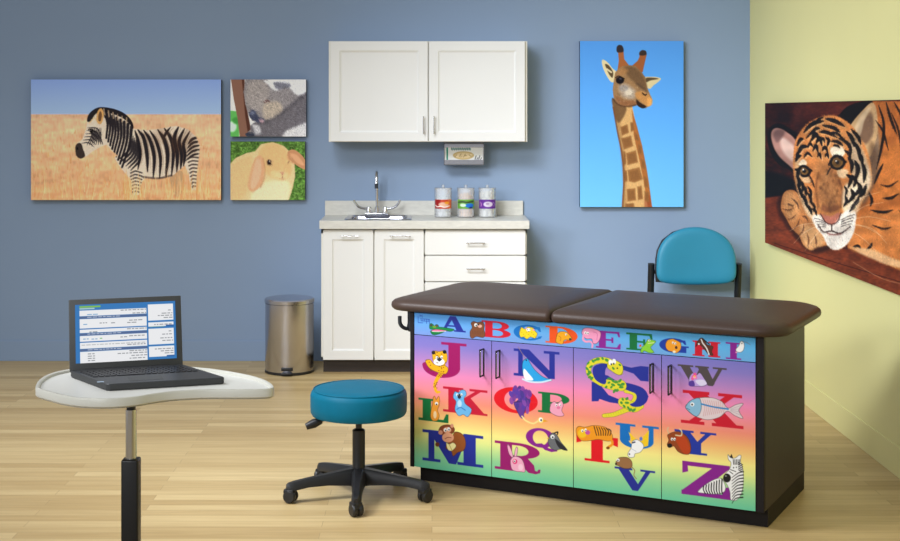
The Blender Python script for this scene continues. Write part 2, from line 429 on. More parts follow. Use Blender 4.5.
# koala -------------------------------------------------
def koala_picture():
    c = Canvas(230, 79, 306, 137, 4, (238, 242, 240)); c.at(225, 75, 4.165)
    c.poly([(0, 145), (48, 150), (60, 200), (60, 260), (0, 260)], (96, 156, 92), 1, 3); c.ell(30, 215, 18, 22, (190, 214, 200), .8, soft=4)
    c.ell(46, 190, 16, 14, (70, 130, 70), .8, soft=4)
    c.poly([(24, 15), (78, 15), (84, 100), (96, 170), (112, 262), (62, 262), (52, 180), (36, 100)], (124, 96, 84), 1, 1)
    c.poly([(70, 15), (82, 15), (86, 110), (104, 200), (116, 262), (98, 262), (84, 170)], (78, 50, 42), .85, 1.5)
    body = [(85, 10), (345, 10), (345, 265), (95, 265), (86, 246), (120, 214), (150, 200), (112, 190), (96, 160), (84, 120), (78, 70)]
    c.poly(body, (128, 124, 126), sm=False, soft=1.2)
    c.poly([(110, 205), (170, 175), (250, 130), (300, 90), (345, 60), (345, 265), (130, 265), (110, 236)], (104, 101, 106), 1, 3, sm=True)
    c.poly([(170, 20), (345, 12), (345, 62), (300, 80), (262, 48), (205, 62), (180, 40)], (214, 216, 224), .95, 3, sm=True)
    c.poly([(200, 30), (262, 30), (270, 46), (215, 56)], (88, 88, 98), .8, 3, sm=True)
    c.poly([(100, 30), (150, 20), (180, 60), (170, 120), (150, 150), (100, 130), (86, 80)], (146, 140, 138), .7, 6, sm=True)
    c.poly([(160, 120), (215, 105), (240, 140), (190, 178), (160, 175)], (164, 154, 142), .8, 5, sm=True)
    c.poly([(98, 160), (106, 145), (122, 148), (136, 170), (160, 180), (164, 190), (144, 197), (118, 188), (104, 176)], (70, 74, 92), 1, 1, sm=True)
    c.ell(151, 188, 12, 7, (186, 156, 160), .8, rot=20, soft=2); c.ell(112, 158, 8, 8, (118, 124, 142), .8, soft=2)
    c.line([(160, 112), (172, 104), (182, 108)], 5, (94, 60, 58), .95)
    c.line([(150, 200), (200, 180), (262, 140), (320, 90)], 6, (64, 62, 66), .5, soft=4)
    c.poly([(84, 246), (104, 236), (124, 240), (120, 252), (96, 256)], (58, 62, 76), .95, sm=True)
    c.poly([(250, 230), (345, 190), (345, 262), (230, 262)], (206, 206, 208), .75, 5)
    c.poly([(112, 205), (145, 210), (150, 240), (125, 246)], (190, 190, 194), .7, 4)
    m = c.mask(body, sm=False)
    c.fur(m, 16000, 2.2, lambda x, y: .9+.5*np.sin(x*.15+y*.1), .5, .17, .45)
    return c.gain(2.1, 1.3)
hang('wall_picture', koala_picture(), 230.5, 79.5, 306, 136.5, 'small picture of a sleeping grey koala, right above the rabbit picture', 2.4)

# rabbit ------------------------------------------------
def rabbit_picture():
    c = Canvas(230, 141, 306, 201, 4, (86, 128, 42)); c.at(225, 75, 4.165)
    c.noise(.25, 14, 10); c.noise(.25, 5, 5)
    r = random.Random(3)
    for i in range(700):
        x, y = r.uniform(15, 345), r.uniform(270, 530); L = r.uniform(8, 22); a = r.uniform(0, PI)
        c.line([(x, y), (x+L*math.cos(a), y-L*math.sin(a))], 2.5, r.choice([(120, 170, 60), (58, 104, 30), (146, 188, 84), (44, 82, 24)]), .6, w2=1, sm=False)
    body = [(20, 530), (20, 372), (45, 345), (90, 325), (125, 318), (150, 288), (200, 280), (245, 296), (275, 325), (290, 368), (292, 420), (282, 470), (262, 530)]
    c.poly(body, (226, 192, 136), sm=False, soft=1.4)
    c.poly([(20, 385), (60, 350), (110, 335), (110, 420), (90, 480), (60, 520), (20, 520)], (222, 180, 118), .8, 8, sm=True)
    c.poly([(120, 480), (180, 440), (260, 440), (270, 490), (240, 530), (110, 530)], (238, 216, 172), .85, 8, sm=True)
    c.poly([(140, 330), (160, 292), (205, 284), (250, 305), (272, 350), (280, 395), (262, 425), (230, 436), (195, 425), (165, 400)], (230, 176, 110), .9, 6, sm=True)
    c.poly([(262, 318), (290, 312), (325, 340), (340, 372), (338, 394), (312, 385), (280, 362), (264, 345)], (196, 138, 88), 1, 1, sm=True)
    c.poly([(272, 330), (300, 334), (330, 375), (300, 366)], (222, 168, 120), .7, 3, sm=True)
    c.poly([(135, 335), (156, 340), (163, 380), (160, 430), (145, 465), (122, 482), (100, 478), (94, 455), (102, 410), (116, 365)], (218, 160, 112), 1, 1, sm=True)
    c.poly([(135, 345), (150, 355), (152, 400), (140, 445), (120, 470), (106, 464), (112, 415), (124, 370)], (232, 178, 140), .8, 3, sm=True)
    c.line([(158, 345), (166, 385), (163, 430), (148, 466)], 4, (160, 108, 66), .55, soft=2)
    c.ell(182, 362, 12, 13, (196, 150, 96), .9, soft=2); c.ell(183, 362, 8.5, 10.5, (30, 20, 22), rot=-15); c.ell(186, 358, 2.6, 2.6, (240, 240, 240))
    c.ell(236, 415, 28, 18, (238, 198, 140), .8, soft=5); c.ell(205, 412, 18, 16, (238, 200, 142), .6, soft=5)
    c.poly([(226, 402), (248, 402), (238, 414)], (176, 112, 92), .8, 1.5); c.line([(238, 412), (238, 426), (226, 432)], 3, (150, 96, 70), .6); c.line([(238, 426), (250, 430)], 3, (150, 96, 70), .6)
    c.line([(262, 365), (268, 358)], 4, (90, 60, 40), .5)
    m = c.mask(body, sm=False)
    c.fur(m, 14000, 2.0, lambda x, y: 1.3+.6*np.sin(x*.2), .4, .06, .4)
    return c.gain(1.5, 1.15, .8)
hang('wall_picture', rabbit_picture(), 230.5, 141.5, 305, 200, 'small picture of a tan lop-eared rabbit on grass', 2.4)

# giraffe -----------------------------------------------
def giraffe_picture():
    c = Canvas(580, 41, 684, 208, 3.4)
    c.vgrad([(0, (92, 158, 230)), (.5, (104, 176, 244)), (1, (120, 194, 252))])
    c.at(560, 30, 2.845)
    neck = [(150, 195), (205, 214), (216, 270), (232, 330), (244, 390), (252, 440), (258, 480), (262, 506), (176, 506), (180, 440), (178, 380), (170, 320), (160, 260), (150, 220)]
    c.poly(neck, (212, 172, 118), sm=False, soft=1)
    c.poly([(204, 225), (218, 270), (234, 330), (246, 390), (254, 440), (262, 506), (250, 506), (240, 440), (226, 370), (210, 300)], (168, 104, 54), .9, 1.5)
    c.poly([(240, 470), (256, 470), (262, 506), (240, 506)], (140, 60, 40), .5, 3)
    patches = [[(172, 275), (192, 268), (196, 292), (176, 300)], [(200, 262), (208, 262), (212, 284), (202, 290)], [(174, 308), (202, 300), (208, 330), (182, 340)],
               [(212, 290), (220, 296), (226, 318), (214, 312)], [(188, 350), (216, 342), (222, 376), (192, 384)], [(222, 322), (232, 330), (234, 354), (222, 350)],
               [(192, 398), (226, 390), (236, 424), (212, 434), (196, 430)], [(230, 365), (240, 370), (244, 398), (232, 392)], [(190, 452), (214, 450), (216, 484), (192, 488)],
               [(220, 446), (232, 442), (236, 480), (222, 484)], [(238, 414), (247, 420), (252, 450), (240, 446)], [(186, 494), (210, 492), (212, 506), (186, 506)], [(240, 458), (252, 460), (254, 490), (242, 486)],
               [(180, 345), (186, 346), (188, 380), (182, 386)], [(184, 398), (190, 400), (192, 430), (184, 432)]]
    for p in patches:
        c.poly(p, (150, 104, 62), .9, 2.2); c.poly([tuple(q) for q in (np.array(p)*.7+np.mean(p, 0)*.3)], (128, 88, 52), .5, 3)
    c.poly([(150, 200), (166, 230), (186, 360), (190, 506), (176, 506), (180, 440), (170, 320), (160, 260)], (120, 84, 54), .35, 5)
    c.poly([(150, 195), (186, 216), (186, 236), (170, 262), (160, 255), (152, 225)], (112, 84, 58), .85, 3, sm=True)
    c.line([(152, 220), (164, 290), (176, 350), (182, 420), (178, 506)], 5, (120, 74, 44), .75, soft=1.5)
    c.at(590, 38, 6.6)
    c.poly([(178, 230), (160, 285), (140, 290), (118, 262), (100, 230), (84, 190), (78, 152), (90, 143), (120, 165), (148, 200)], (222, 208, 168), 1, .8, sm=True)
    c.poly([(152, 225), (148, 262), (126, 240), (108, 200), (100, 172), (125, 182)], (84, 66, 44), .9, 1.5, sm=True)
    c.line([(112, 206), (140, 226)], 12, (226, 212, 176), .9)
    c.poly([(362, 262), (400, 256), (440, 258), (468, 268), (450, 290), (420, 312), (395, 335), (372, 318)], (216, 200, 158), 1, .8, sm=True)
    c.poly([(370, 264), (420, 262), (452, 270), (400, 280), (372, 292)], (74, 58, 42), .85, 1.5, sm=True)
    c.poly([(182, 210), (190, 150), (186, 95), (178, 65), (190, 48), (210, 50), (220, 70), (222, 100), (226, 140), (255, 178), (250, 230)], (168, 104, 62), 1, 1)
    c.poly([(275, 185), (315, 150), (326, 125), (326, 95), (345, 80), (368, 86), (374, 110), (362, 160), (348, 225), (300, 240)], (160, 98, 60), 1, 1)
    c.poly([(178, 92), (176, 62), (190, 46), (210, 50), (221, 70), (220, 90), (198, 96)], (58, 50, 54), 1, 1.2, sm=True)
    c.poly([(326, 112), (328, 92), (346, 80), (368, 86), (373, 108), (350, 116)], (64, 52, 50), 1, 1.2, sm=True)
    head = [(165, 230), (185, 205), (215, 185), (262, 180), (300, 185), (335, 220), (365, 260), (375, 320), (395, 370), (410, 405), (402, 440), (370, 462), (335, 460), (308, 440),
            (260, 452), (210, 445), (172, 425), (155, 390), (150, 340), (156, 290)]
    c.poly(head, (160, 126, 90), sm=False, soft=1)
    c.poly([(215, 200), (262, 184), (310, 200), (345, 240), (368, 290), (372, 340), (330, 330), (290, 290), (250, 250)], (112, 86, 62), .85, 5, sm=True)
    c.poly([(185, 215), (220, 195), (250, 215), (220, 245), (190, 245)], (176, 130, 84), .8, 5, sm=True)
    c.poly([(190, 310), (230, 300), (270, 320), (300, 350), (290, 400), (240, 400), (200, 370)], (184, 170, 158), .8, 6, sm=True)
    c.ell(255, 358, 26, 24, (222, 210, 192), .9, soft=5); c.ell(222, 330, 30, 18, (150, 146, 148), .7, soft=4)
    c.poly([(165, 380), (230, 410), (300, 410), (310, 440), (250, 450), (190, 436)], (146, 98, 66), .75, 5, sm=True)
    c.line([(150, 400), (190, 440), (250, 452), (300, 442)], 9, (78, 52, 36), .7, soft=2)
    c.poly([(300, 360), (340, 352), (380, 370), (408, 402), (404, 440), (372, 448), (335, 420), (306, 395)], (196, 144, 88), 1, 3, sm=True)
    c.poly([(380, 395), (408, 404), (404, 440), (376, 446)], (232, 172, 100), .85, 3, sm=True)
    c.poly([(306, 405), (330, 425), (370, 450), (352, 464), (326, 455), (308, 436)], (52, 34, 26), .95, 1.5, sm=True)
    c.line([(345, 362), (362, 376), (372, 372)], 8, (30, 20, 18), .95)
    c.line([(310, 300), (350, 330), (376, 352)], 12, (92, 72, 58), .6, soft=3)
    c.ell(198, 278, 28, 24, (26, 20, 26), 1, rot=-10, soft=1.5); c.ell(200, 268, 8, 5, (90, 90, 110), .8, soft=1.5); c.line([(168, 262), (190, 250), (226, 268)], 6, (40, 26, 22))
    for i in range(26):
        c.ell(random.uniform(180, 345), random.uniform(300, 425), random.uniform(3, 8), random.uniform(3, 7), random.choice([(96, 76, 60), (204, 182, 150)]), .35, soft=2)
    m = c.mask(head, sm=False)+0
    c.fur(m, 6000, .9, 1.0, .7, .12, .4); c.at(560, 30, 2.845); c.fur(c.mask(neck, sm=False), 8000, .9, 1.5, .4, .09, .45)
    return c.gain(1.12, 1.12)
hang('wall_picture', giraffe_picture(), 580, 41, 683.5, 207, 'tall picture of a giraffe head and neck against blue sky', 2.4)

# tiger -------------------------------------------------
def tiger_picture():
    c = Canvas(762, 92, 918, 310, 3.2, (74, 30, 20)); c.at(760, 98, 2.679)
    c.noise(.35, 60, 40); c.noise(.2, 14, 9)
    K = (24, 16, 14)
    c.poly([(100, 13), (260, 13), (230, 60), (140, 50), (96, 80)], (104, 48, 34), .7, 14, sm=True)
    c.poly([(0, 200), (60, 205), (110, 235), (110, 262), (60, 262), (0, 272)], (20, 12, 12), .95, 6, sm=True)
    c.poly([(0, 268), (60, 262), (120, 300), (200, 400), (300, 420), (430, 470), (430, 640), (0, 420)], (124, 60, 30), 1, 3)
    c.poly([(0, 300), (60, 330), (130, 400), (240, 420), (430, 500), (430, 620), (0, 430)], (140, 72, 40), .6, 10)
    c.noise(.12, 8, 4)
    c.line([(40, 390), (150, 425), (250, 455), (400, 500)], 2.5, (70, 26, 16), .7); c.line([(250, 440), (330, 485), (420, 505)], 2, (190, 150, 120), .6)
    # body right
    body = [(296, 8), (430, 8), (430, 470), (375, 462), (330, 440), (270, 415), (235, 402), (235, 360), (262, 300), (290, 240), (300, 180)]
    c.poly(body, (188, 116, 50), 1, 1.5)
    c.poly([(330, 150), (430, 90), (430, 230), (340, 270), (310, 260)], (208, 134, 60), .8, 12, sm=True)
    c.poly([(250, 330), (330, 300), (430, 310), (430, 440), (330, 420), (240, 400)], (214, 142, 74), .85, 10, sm=True)
    c.poly([(300, 60), (322, 110), (316, 190), (296, 250), (276, 280), (262, 230), (280, 150)], (150, 130, 110), .9, 7, sm=True)
    for st in [[(318, 20), (332, 70), (326, 130), (312, 190)], [(338, 12), (352, 60), (366, 95)], [(306, 230), (318, 200), (330, 176)],
               [(330, 268), (350, 268), (372, 256)], [(296, 300), (330, 306), (356, 300)], [(360, 12), (385, 60), (400, 130)], [(390, 200), (400, 250), (420, 280)],
               [(290, 250), (300, 272), (296, 290)], [(286, 405), (296, 398), (300, 388)], [(250, 398), (262, 396), (270, 402)]]:
        c.line(st, 8, K, .9, taper=True)
    c.poly([(240, 398), (300, 404), (350, 426), (400, 445), (400, 462), (330, 444), (270, 418)], (224, 190, 150), .8, 4)
    # left paw / forearm
    c.poly([(52, 262), (100, 238), (128, 280), (180, 350), (196, 396), (140, 416), (92, 372), (50, 310)], (40, 20, 14), .55, 5, sm=True)
    paw = [(62, 258), (78, 246), (98, 252), (112, 280), (138, 320), (172, 352), (190, 385), (170, 396), (150, 398), (136, 408), (116, 392), (104, 368), (86, 350), (70, 322), (56, 295)]
    c.poly(paw, (190, 132, 78), 1, 1.5, sm=True)
    c.poly([(66, 262), (80, 252), (96, 262), (108, 300), (88, 330), (66, 300)], (206, 156, 104), .8, 5, sm=True)
    c.poly([(108, 340), (150, 350), (170, 388), (138, 404), (116, 388)], (214, 172, 124), .8, 5, sm=True)
    for st in [[(60, 296), (76, 300), (90, 294)], [(72, 324), (86, 322), (98, 310)], [(90, 352), (100, 340), (106, 324)], [(104, 368), (114, 356), (118, 336)], [(128, 400), (130, 380), (126, 362)], [(150, 396), (150, 380), (146, 366)]]:
        c.line(st, 4, (96, 56, 34), .75, taper=True)
    for st in [[(84, 268), (98, 280), (104, 296)], [(112, 316), (122, 318), (128, 330)], [(76, 284), (88, 288)]]: c.line(st, 5, (60, 34, 24), .6, taper=len(st) > 2)
    # ears
    c.poly([(96, 200), (78, 192), (48, 176), (26, 140), (20, 100), (30, 76), (52, 68), (80, 82), (104, 108)], K, 1, 1.5, sm=True)
    c.poly([(98, 190), (72, 176), (46, 150), (32, 118), (30, 92), (44, 80), (70, 90), (98, 120)], (186, 142, 128), 1, 2.5, sm=True)
    c.poly([(90, 170), (66, 150), (54, 122), (60, 106), (80, 118), (96, 140)], (226, 200, 186), .8, 5, sm=True)
    c.poly([(36, 96), (48, 84), (66, 90), (56, 110), (44, 118)], (112, 84, 82), .6, 4, sm=True)
    c.poly([(200, 75), (216, 40), (248, 16), (300, 8), (292, 30), (262, 60), (246, 96)], K, 1, 2, sm=True)
    c.poly([(236, 92), (250, 62), (278, 30), (300, 12), (312, 30), (316, 80), (306, 130), (290, 160), (262, 130)], (196, 164, 122), 1, 1.5, sm=True)
    c.poly([(262, 84), (284, 50), (300, 40), (304, 90), (286, 122), (268, 110)], (112, 84, 68), .7, 5, sm=True)
    c.poly([(250, 96), (262, 60), (284, 32), (296, 26), (280, 60), (268, 100)], (222, 202, 172), .6, 3, sm=True)
    for st in [[(310, 60), (330, 90), (344, 140)], [(352, 40), (372, 90), (380, 150)], [(322, 232), (346, 236), (370, 222)], [(300, 340), (330, 350), (352, 346)], [(372, 300), (392, 320), (420, 322)]]: c.line(st, 6, K, .8, taper=True)
    c.poly([(296, 120), (316, 150), (312, 220), (292, 262), (270, 300), (262, 270), (290, 200)], (90, 60, 40), .45, 8, sm=True)
    # head
    head = [(90, 150), (98, 108), (122, 74), (158, 52), (200, 48), (236, 66), (262, 96), (286, 140), (298, 190), (298, 232), (280, 268), (262, 300), (252, 345), (242, 378),
            (226, 398), (205, 406), (184, 396), (166, 368), (148, 345), (130, 312), (112, 280), (98, 240), (90, 200)]
    c.poly(head, (208, 140, 76), 1, 1.5, sm=True)
    c.poly([(240, 90), (270, 130), (294, 190), (296, 235), (270, 280), (250, 330), (236, 300), (246, 240), (244, 170)], (196, 176, 150), .85, 6, sm=True)
    c.poly([(94, 170), (108, 178), (116, 250), (150, 310), (150, 340), (124, 305), (100, 250)], (206, 176, 140), .7, 4, sm=True)
    c.poly([(150, 60), (205, 55), (235, 80), (225, 140), (190, 170), (150, 165), (130, 110)], (214, 152, 88), .7, 8, sm=True)
    # nose bridge
    c.poly([(150, 180), (186, 168), (210, 195), (222, 250), (216, 305), (192, 320), (164, 312), (148, 280), (146, 225)], (186, 130, 76), .8, 7, sm=True)
    c.poly([(160, 215), (190, 200), (210, 250), (206, 290), (180, 300), (158, 270)], (150, 110, 72), .5, 9, sm=True)
    for q in range(60): c.ell(random.uniform(152, 214), random.uniform(185, 300), random.uniform(2, 5), random.uniform(3, 9), random.choice([(110, 68, 36), (206, 156, 98), (90, 54, 30)]), .28, soft=2)
    c.line([(158, 200), (150, 240), (156, 290)], 5, (96, 56, 30), .5, soft=3); c.line([(208, 208), (220, 250), (216, 292)], 5, (96, 56, 30), .5, soft=3)
    # white patches
    c.poly([(188, 136), (212, 128), (226, 140), (222, 156), (196, 158)], (240, 226, 204), .95, 2, sm=True)
    c.poly([(104, 178), (114, 164), (126, 172), (120, 186)], (236, 218, 192), .95, 2, sm=True)
    c.poly([(206, 192), (224, 190), (236, 196), (228, 214), (210, 210)], (226, 200, 164), .85, 2.5, sm=True)
    c.poly([(112, 208), (130, 212), (136, 226), (118, 226)], (222, 192, 156), .8, 2.5, sm=True)
    c.poly([(224, 240), (250, 224), (262, 250), (240, 300), (222, 300)], (238, 222, 196), .85, 5, sm=True)
    c.poly([(262, 180), (290, 190), (292, 236), (268, 262), (256, 230)], (226, 206, 178), .7, 5, sm=True)
    c.poly([(118, 262), (134, 284), (146, 318), (132, 318), (116, 290)], (236, 216, 186), .6, 4, sm=True)
    # muzzle
    c.poly([(140, 318), (160, 312), (190, 336), (216, 312), (240, 298), (256, 308), (254, 350), (240, 382), (222, 400), (200, 407), (182, 396), (166, 366), (148, 344)], (232, 222, 210), 1, 2, sm=True)
    c.poly([(164, 310), (188, 316), (212, 306), (212, 318), (196, 338), (180, 334), (168, 322)], (196, 128, 108), 1, 1.6, sm=True)
    c.poly([(166, 300), (188, 306), (212, 298), (208, 284), (186, 290), (168, 286)], (120, 74, 50), .6, 4, sm=True)
    c.line([(162, 310), (176, 332), (192, 338), (208, 330), (217, 308)], 3, (70, 34, 30), .85); c.line([(192, 338), (192, 354)], 3.4, (60, 30, 28))
    c.line([(156, 340), (170, 358), (192, 356), (216, 362), (242, 344)], 4, (54, 34, 30), .85); c.line([(180, 362), (196, 366), (216, 364)], 4, (150, 92, 84), .8)
    for k in range(4):
        c.line([(146+k*3, 322+k*8), (162+k*3, 326+k*6), (176, 334+k*4)], 2, K, .55); c.line([(252-k*2, 312+k*8), (234, 318+k*7), (218, 326+k*6)], 2.4, K, .7)
    # eyes
    for ex, ey, rx, ry, rt in ((119, 196, 14, 12, 30), (207, 173, 17, 16, -5)):
        c.ell(ex, ey, rx+4.5, ry+4, K, 1, rt, 1.2); c.ell(ex, ey, rx-2.5, ry-2.5, (140, 104, 52), 1, rt); c.ell(ex, ey, rx-6, ry-6, (104, 76, 38), .7, rt, 1.5)
        c.ell(ex, ey, 4.6, 5, (8, 6, 6)); c.ell(ex-3, ey-4, 2.2, 2.2, (240, 240, 240)); c.line([(ex-rx-5, ey+6), (ex-rx*.3, ey-ry-2), (ex+rx+5, ey-1)], 6.5, K); c.line([(ex-rx-2, ey+4), (ex, ey+ry+2), (ex+rx+2, ey+3)], 4.5, K)
    c.line([(130, 204), (140, 222), (146, 240)], 5, K, .8, taper=True); c.line([(192, 184), (184, 196), (180, 206)], 5, K, .75, taper=True)
    # stripes
    S = [([(118, 92), (140, 70), (170, 62)], 8), ([(124, 108), (148, 84), (160, 82)], 6), ([(176, 56), (200, 62), (226, 76)], 8), ([(168, 74), (196, 80), (214, 92)], 7),
         ([(160, 92), (178, 92), (206, 106)], 7), ([(134, 118), (150, 100), (158, 112)], 7), ([(150, 122), (160, 108), (166, 128)], 7), ([(176, 106), (184, 114), (180, 130)], 6),
         ([(190, 116), (208, 118), (222, 128)], 6), ([(142, 142), (150, 128), (156, 146)], 6), ([(166, 142), (174, 132), (182, 146)], 6), ([(154, 158), (160, 150), (164, 164)], 5), ([(174, 158), (180, 150), (184, 162)], 5),
         ([(104, 150), (112, 132), (128, 130)], 8), ([(100, 128), (108, 112), (116, 110)], 7), ([(96, 170), (102, 158), (110, 154)], 7), ([(118, 160), (128, 148), (140, 158)], 5),
         ([(232, 90), (246, 108), (252, 130)], 8), ([(226, 112), (240, 130), (244, 150)], 7), ([(252, 118), (264, 140), (268, 168)], 8), ([(236, 160), (246, 176), (244, 200)], 8), ([(254, 168), (262, 190), (256, 220)], 9),
         ([(272, 170), (280, 196), (278, 226)], 8), ([(232, 206), (244, 216), (236, 240)], 8), ([(262, 226), (268, 244), (252, 262)], 9), ([(244, 244), (250, 262), (236, 280)], 8), ([(228, 262), (232, 276), (224, 290)], 6), ([(266, 262), (258, 280), (244, 292)], 7),
         ([(98, 206), (106, 224), (104, 244)], 7), ([(112, 232), (122, 244), (124, 262)], 6), ([(106, 252), (118, 266), (128, 288)], 7), ([(126, 252), (136, 268), (138, 284)], 5), ([(120, 282), (132, 294), (140, 312)], 6), ([(138, 296), (148, 302), (152, 314)], 5),
         ([(94, 190), (102, 196), (104, 210)], 6), ([(150, 70), (156, 58), (170, 52)], 5), ([(190, 92), (206, 96), (220, 106)], 6), ([(210, 108), (222, 112), (232, 124)], 6), ([(140, 104), (146, 94), (156, 98)], 5),
         ([(128, 134), (134, 122), (142, 132)], 5), ([(162, 118), (168, 108), (174, 120)], 5), ([(196, 128), (206, 128), (214, 134)], 5), ([(244, 84), (262, 104), (270, 124)], 7), ([(262, 148), (272, 160), (274, 184)], 7),
         ([(246, 206), (256, 222), (250, 238)], 7), ([(284, 232), (276, 254), (262, 266)], 8), ([(256, 276), (250, 292), (240, 304)], 6), ([(226, 236), (232, 248), (228, 262)], 5), ([(108, 218), (116, 236), (114, 250)], 6),
         ([(100, 232), (110, 252), (112, 266)], 6), ([(128, 236), (136, 250), (138, 264)], 5), ([(134, 276), (144, 286), (148, 300)], 5), ([(104, 140), (100, 152), (98, 166)], 5), ([(226, 140), (238, 150), (242, 164)], 6)]
    for st, wd in S: c.line([(x+3.5, y+4.5) for x, y in st], wd*1.0, (238, 208, 164), .5, taper=True, soft=1.5)
    for st, wd in S: c.line(st, wd*1.45, K, .96, taper=True)
    for mk, n, a in ((head, 14000, lambda x, y: np.arctan2(y-172, x-830)), (body, 12000, 1.9), (paw, 4000, 1.1)):
        c.fur(c.mask(mk), n, 1.6, a, .45, .13, .42)
    for a, b, d in [((230, 330), (290, 318), (350, 330)), ((232, 340), (280, 345), (330, 372)), ((236, 322), (280, 290), (330, 280)), ((228, 350), (270, 372), (310, 408)), ((238, 314), (270, 270), (320, 252)),
                    ((160, 340), (120, 360), (90, 390)), ((158, 334), (110, 340), (80, 356)), ((164, 350), (140, 380), (120, 410)), ((232, 334), (300, 350), (340, 390))]:
        c.line([a, b, d], 1.3, (244, 232, 210), .6, w2=.7)
    c.noise(.10, 22, 22)
    return c.gain(1.15, 1.28, .95)
tc_ = tiger_picture()
TX, TY0, TY1, TZ0, TZ1 = WALLX-.034, 8.45, 5.86, .812, 1.653
def tig(u, v):
    Y = TY0+(TY1-TY0)*u; Z = TZ1+(TZ0-TZ1)*v
    return tc_.sample(VX+F*TX/Y, VY+F*(EYE-Z)/Y)
tiger = panel('wall_picture', TY0-TY1, TZ1-TZ0, .03, 330, 400, tig, M_canvas, mat('canvas_edge_dark', (60, 34, 26), .7), loc=(TX, TY0, TZ0), rz=-PI/2)
tag(tiger, 'large picture of a resting tiger cub on the yellow wall', 'picture')

# ---------------------------------------------------------------- wall cabinet
def shaker(name, x0, x1, z0, z1, y, parent, inset, m=None):
    """door or drawer front with a recessed centre panel; front face at y"""
    bm = BM(); t = .018; i = inset; d = .007
    fr = [[(x0+a, y+b, z0+a), (x1-a, y+b, z0+a), (x1-a, y+b, z1-a), (x0+a, y+b, z1-a)] for a, b in ((0, t), (0, .0015), (.0015, 0), (i, 0), (i+.004, d*.6), (i+.012, d), )]
    loft(bm, fr)
    return obj(name, bm, m or M_white, parent)
def slab(name, x0, x1, z0, z1, y, parent): return obj(name, bx(x0, x1, y, y+.018, z0, z1, .0015), M_white, parent)
def pull(parent, a, b, y, r=.0042, off=.03, m=None, n='handle'):
    a, b = Vector((a[0], y, a[1])), Vector((b[0], y, b[1])); o = Vector((0, -off, 0)); d = (b-a).normalized()*.012
    bm = BM(); tube(bm, [a-d+o, b+d+o], r, 10); tube(bm, [a+Vector((0, .002, 0)), a+o], r*.9, 8); tube(bm, [b+Vector((0, .002, 0)), b+o], r*.9, 8)
    return obj(n, bm, m or M_chrome, parent, True)
UY = 8.68; k = UY/F
def ux(x): return (x-VX)*k
def uz(y): return EYE-(y-VY)*k
uc = thing('wall_cabinet', 'white two-door cabinet hung on the blue wall above the sink', 'cabinet', (ux(428), UY, uz(142)))
o_ = Vector(uc.location)
def L_(x): return ux(x)-o_.x
def Z_(y): return uz(y)-o_.z
bm = BM(); box(bm, L_(328.5), L_(527.5), .02, WALLY-UY-.003, Z_(142), Z_(41), .002)
obj('carcass', bm, M_edge, uc)
d1 = shaker('door', L_(330.5), L_(427.8), Z_(141.5), Z_(41.6), 0, uc, .056)
pull(d1, (L_(423.5), Z_(132)), (L_(423.5), Z_(118)), 0)
d2 = shaker('door', L_(429), L_(525), Z_(141.5), Z_(41.6), 0, uc, .056)
pull(d2, (L_(434), Z_(132)), (L_(434), Z_(118)), 0)

# glove box holder under it
GY = 8.86; k = GY/F
gh = thing('glove_box_holder', 'stainless steel glove box holder on the wall under the cabinet', 'holder', (ux(464), GY, uz(165)))
o_ = Vector(gh.location); gw = 20*k
bm = BM()
box(bm, -gw, gw, WALLY-GY-.008, WALLY-GY-.003, 0, 22*k); box(bm, -gw, gw, .0, .004, 0, 5.2*k, .001); box(bm, -gw, gw, 0, .004, 17.5*k, 21.5*k, .001)
box(bm, -gw, gw, 0, WALLY-GY-.004, 0, .003); box(bm, -gw, gw, 0, WALLY-GY-.004, 21.5*k-.003, 21.5*k)
box(bm, -gw, -gw+.003, 0, WALLY-GY-.004, 0, 21.5*k); box(bm, gw-.003, gw, 0, .03, 0, 21.5*k)
obj('bracket', bm, M_steel, gh)
gb = Canvas(0, 0, 38, 20, 8, (226, 228, 226))
gb.poly([(1.6, 0), (3.2, 0), (3.2, 20), (1.6, 20)], (40, 140, 120)); gb.poly([(6, 3.6), (26, 3.6), (26, 5.4), (6, 5.4)], (120, 150, 148), .8)
for q in range(9): gb.line([(6.5+q*2.2, 3.2), (7.4+q*2.2, 5.8)], .8, (70, 110, 108), .8, sm=False)
gb.ell(18.5, 11, 10.5, 4.2, (196, 172, 122), soft=2); gb.ell(18.5, 11, 8.5, 2.9, (222, 200, 156), soft=3)
for q in range(12): gb.line([(10+q*1.4, 12+random.uniform(-2, 1)), (12+q*1.4, 10+random.uniform(-1, 2))], .7, random.choice([(150, 126, 84), (240, 224, 186)]), .7, sm=False)
for q in range(4): gb.line([(30+q*1.8, 15), (31+q*1.8, 11.4+(q % 2)*2)], .9, (70, 72, 84), .8, sm=False)
t = panel('glove_box', gw*2-.01, 20*k, .11, 150, 80, lambda u, v: gb.sample(u*38, v*20), M_canvas, mat('white_card', (226, 228, 226), .6), loc=(ux(464)-gw+.005, GY+.006, uz(165)+.0035))
tag(t, 'white glove box with green stripe held in the steel holder', 'box')

